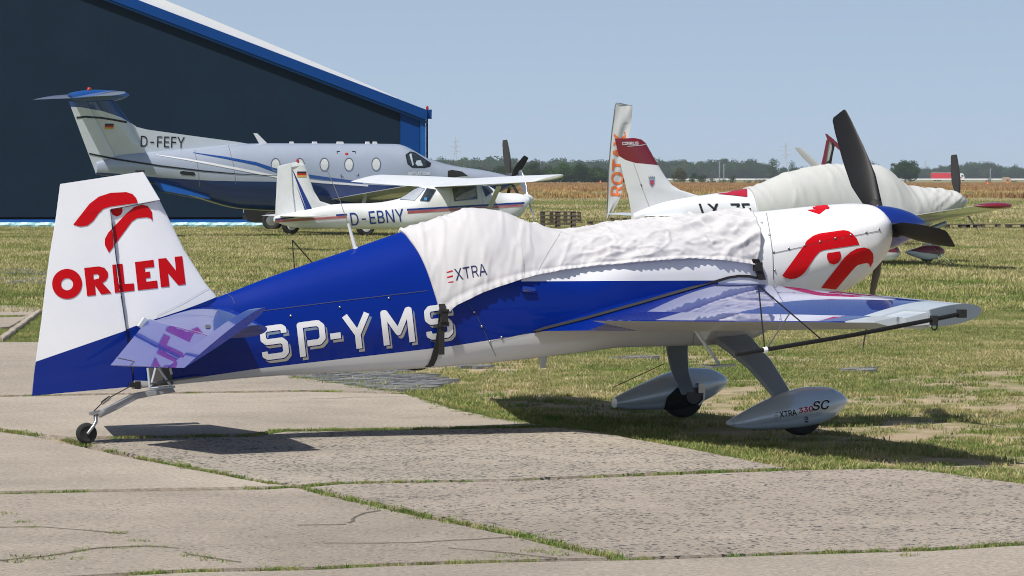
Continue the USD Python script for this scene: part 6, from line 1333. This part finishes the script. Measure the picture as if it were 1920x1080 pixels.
for k in range(6):
    c_, tr_ = tree_mesh(900 + k, 10., (9., 7.5, 10., 8., 11., 7.)[k], 1500, .85, 'tall' if k % 2 else 'round', base=.05); wood_protos.append(([('crown', c_, (F_dark, F_mid, F_dark, F_mid, F_dark, F_olive)[k]), ('trunk', tr_, M_bark)], None))
def wood(name, label, prof, Y0, rows, seed, step=11., tops=1.0):
    r = np.random.default_rng(seed); P, S, Z = [], [], []
    xs_ = np.arange(prof[0][0], prof[-1][0], step)
    for q in range(rows):
        Y = Y0 + q * 45
        for px in xs_ + r.uniform(-.5, .5) * step:
            ty = np.interp(px, [p[0] for p in prof], [p[1] for p in prof]) + r.normal(0, 3.6) + (rows - 1 - q) * 2.5
            x = at_depth(float(px) + r.uniform(-3, 3), HORIZON, Y)[0]; Hh = max(3., (HORIZON - ty) / FPX * Y + EYE)
            P.append((x, Y + r.uniform(-15, 15), GZ)); S.append(max(.8, Hh / 10 * r.uniform(.9, 1.2))); Z.append(Hh / 10)
    instancer(name, wood_protos, A(P), r.integers(0, 6, len(P)), A(S), label, 'wood', sz=A(Z))
wood('far_wood_behind_hangar', 'long hazy wood on the horizon from the hangar corner to the beige cover', [(795, 297), (830, 295), (880, 299), (920, 296), (960, 299), (1000, 298), (1050, 301), (1100, 299), (1150, 302), (1200, 303), (1260, 298), (1300, 302), (1360, 303), (1400, 301), (1420, 306), (1470, 315), (1530, 318)], 2250., 4, 31)
wood('far_wood_by_road', 'dark hazy wood on a rise behind the lorry', [(1560, 312), (1640, 318), (1700, 316), (1745, 316), (1775, 306), (1800, 303), (1840, 304), (1880, 309), (1960, 315)], 2500., 4, 32)
wood('hedgerow', 'dark uneven hedgerow of trees across the field before the far wood', [(796, 318), (840, 322), (880, 314), (930, 320), (960, 312), (1000, 318), (1040, 316), (1090, 314), (1130, 320), (1165, 322)], 1010., 2, 33, step=13.)
# ------------------------------------------------------------------ air
if True:
    hz_m = usdkit.material(stage, LOOK + 'haze_air', {'v': ('principled_volume', {'color': (.80, .90, 1.0), 'density': .9e-4, 'anisotropy': 0.0})}, volume='v.volume')
    hzb = trimesh.creation.box((9000, 8500, 62)); hzb.apply_translation((0, 4250 - 280, 30 - 1.05)); 
    obj('haze', hzb, hz_m, smooth=False, kind='stuff')
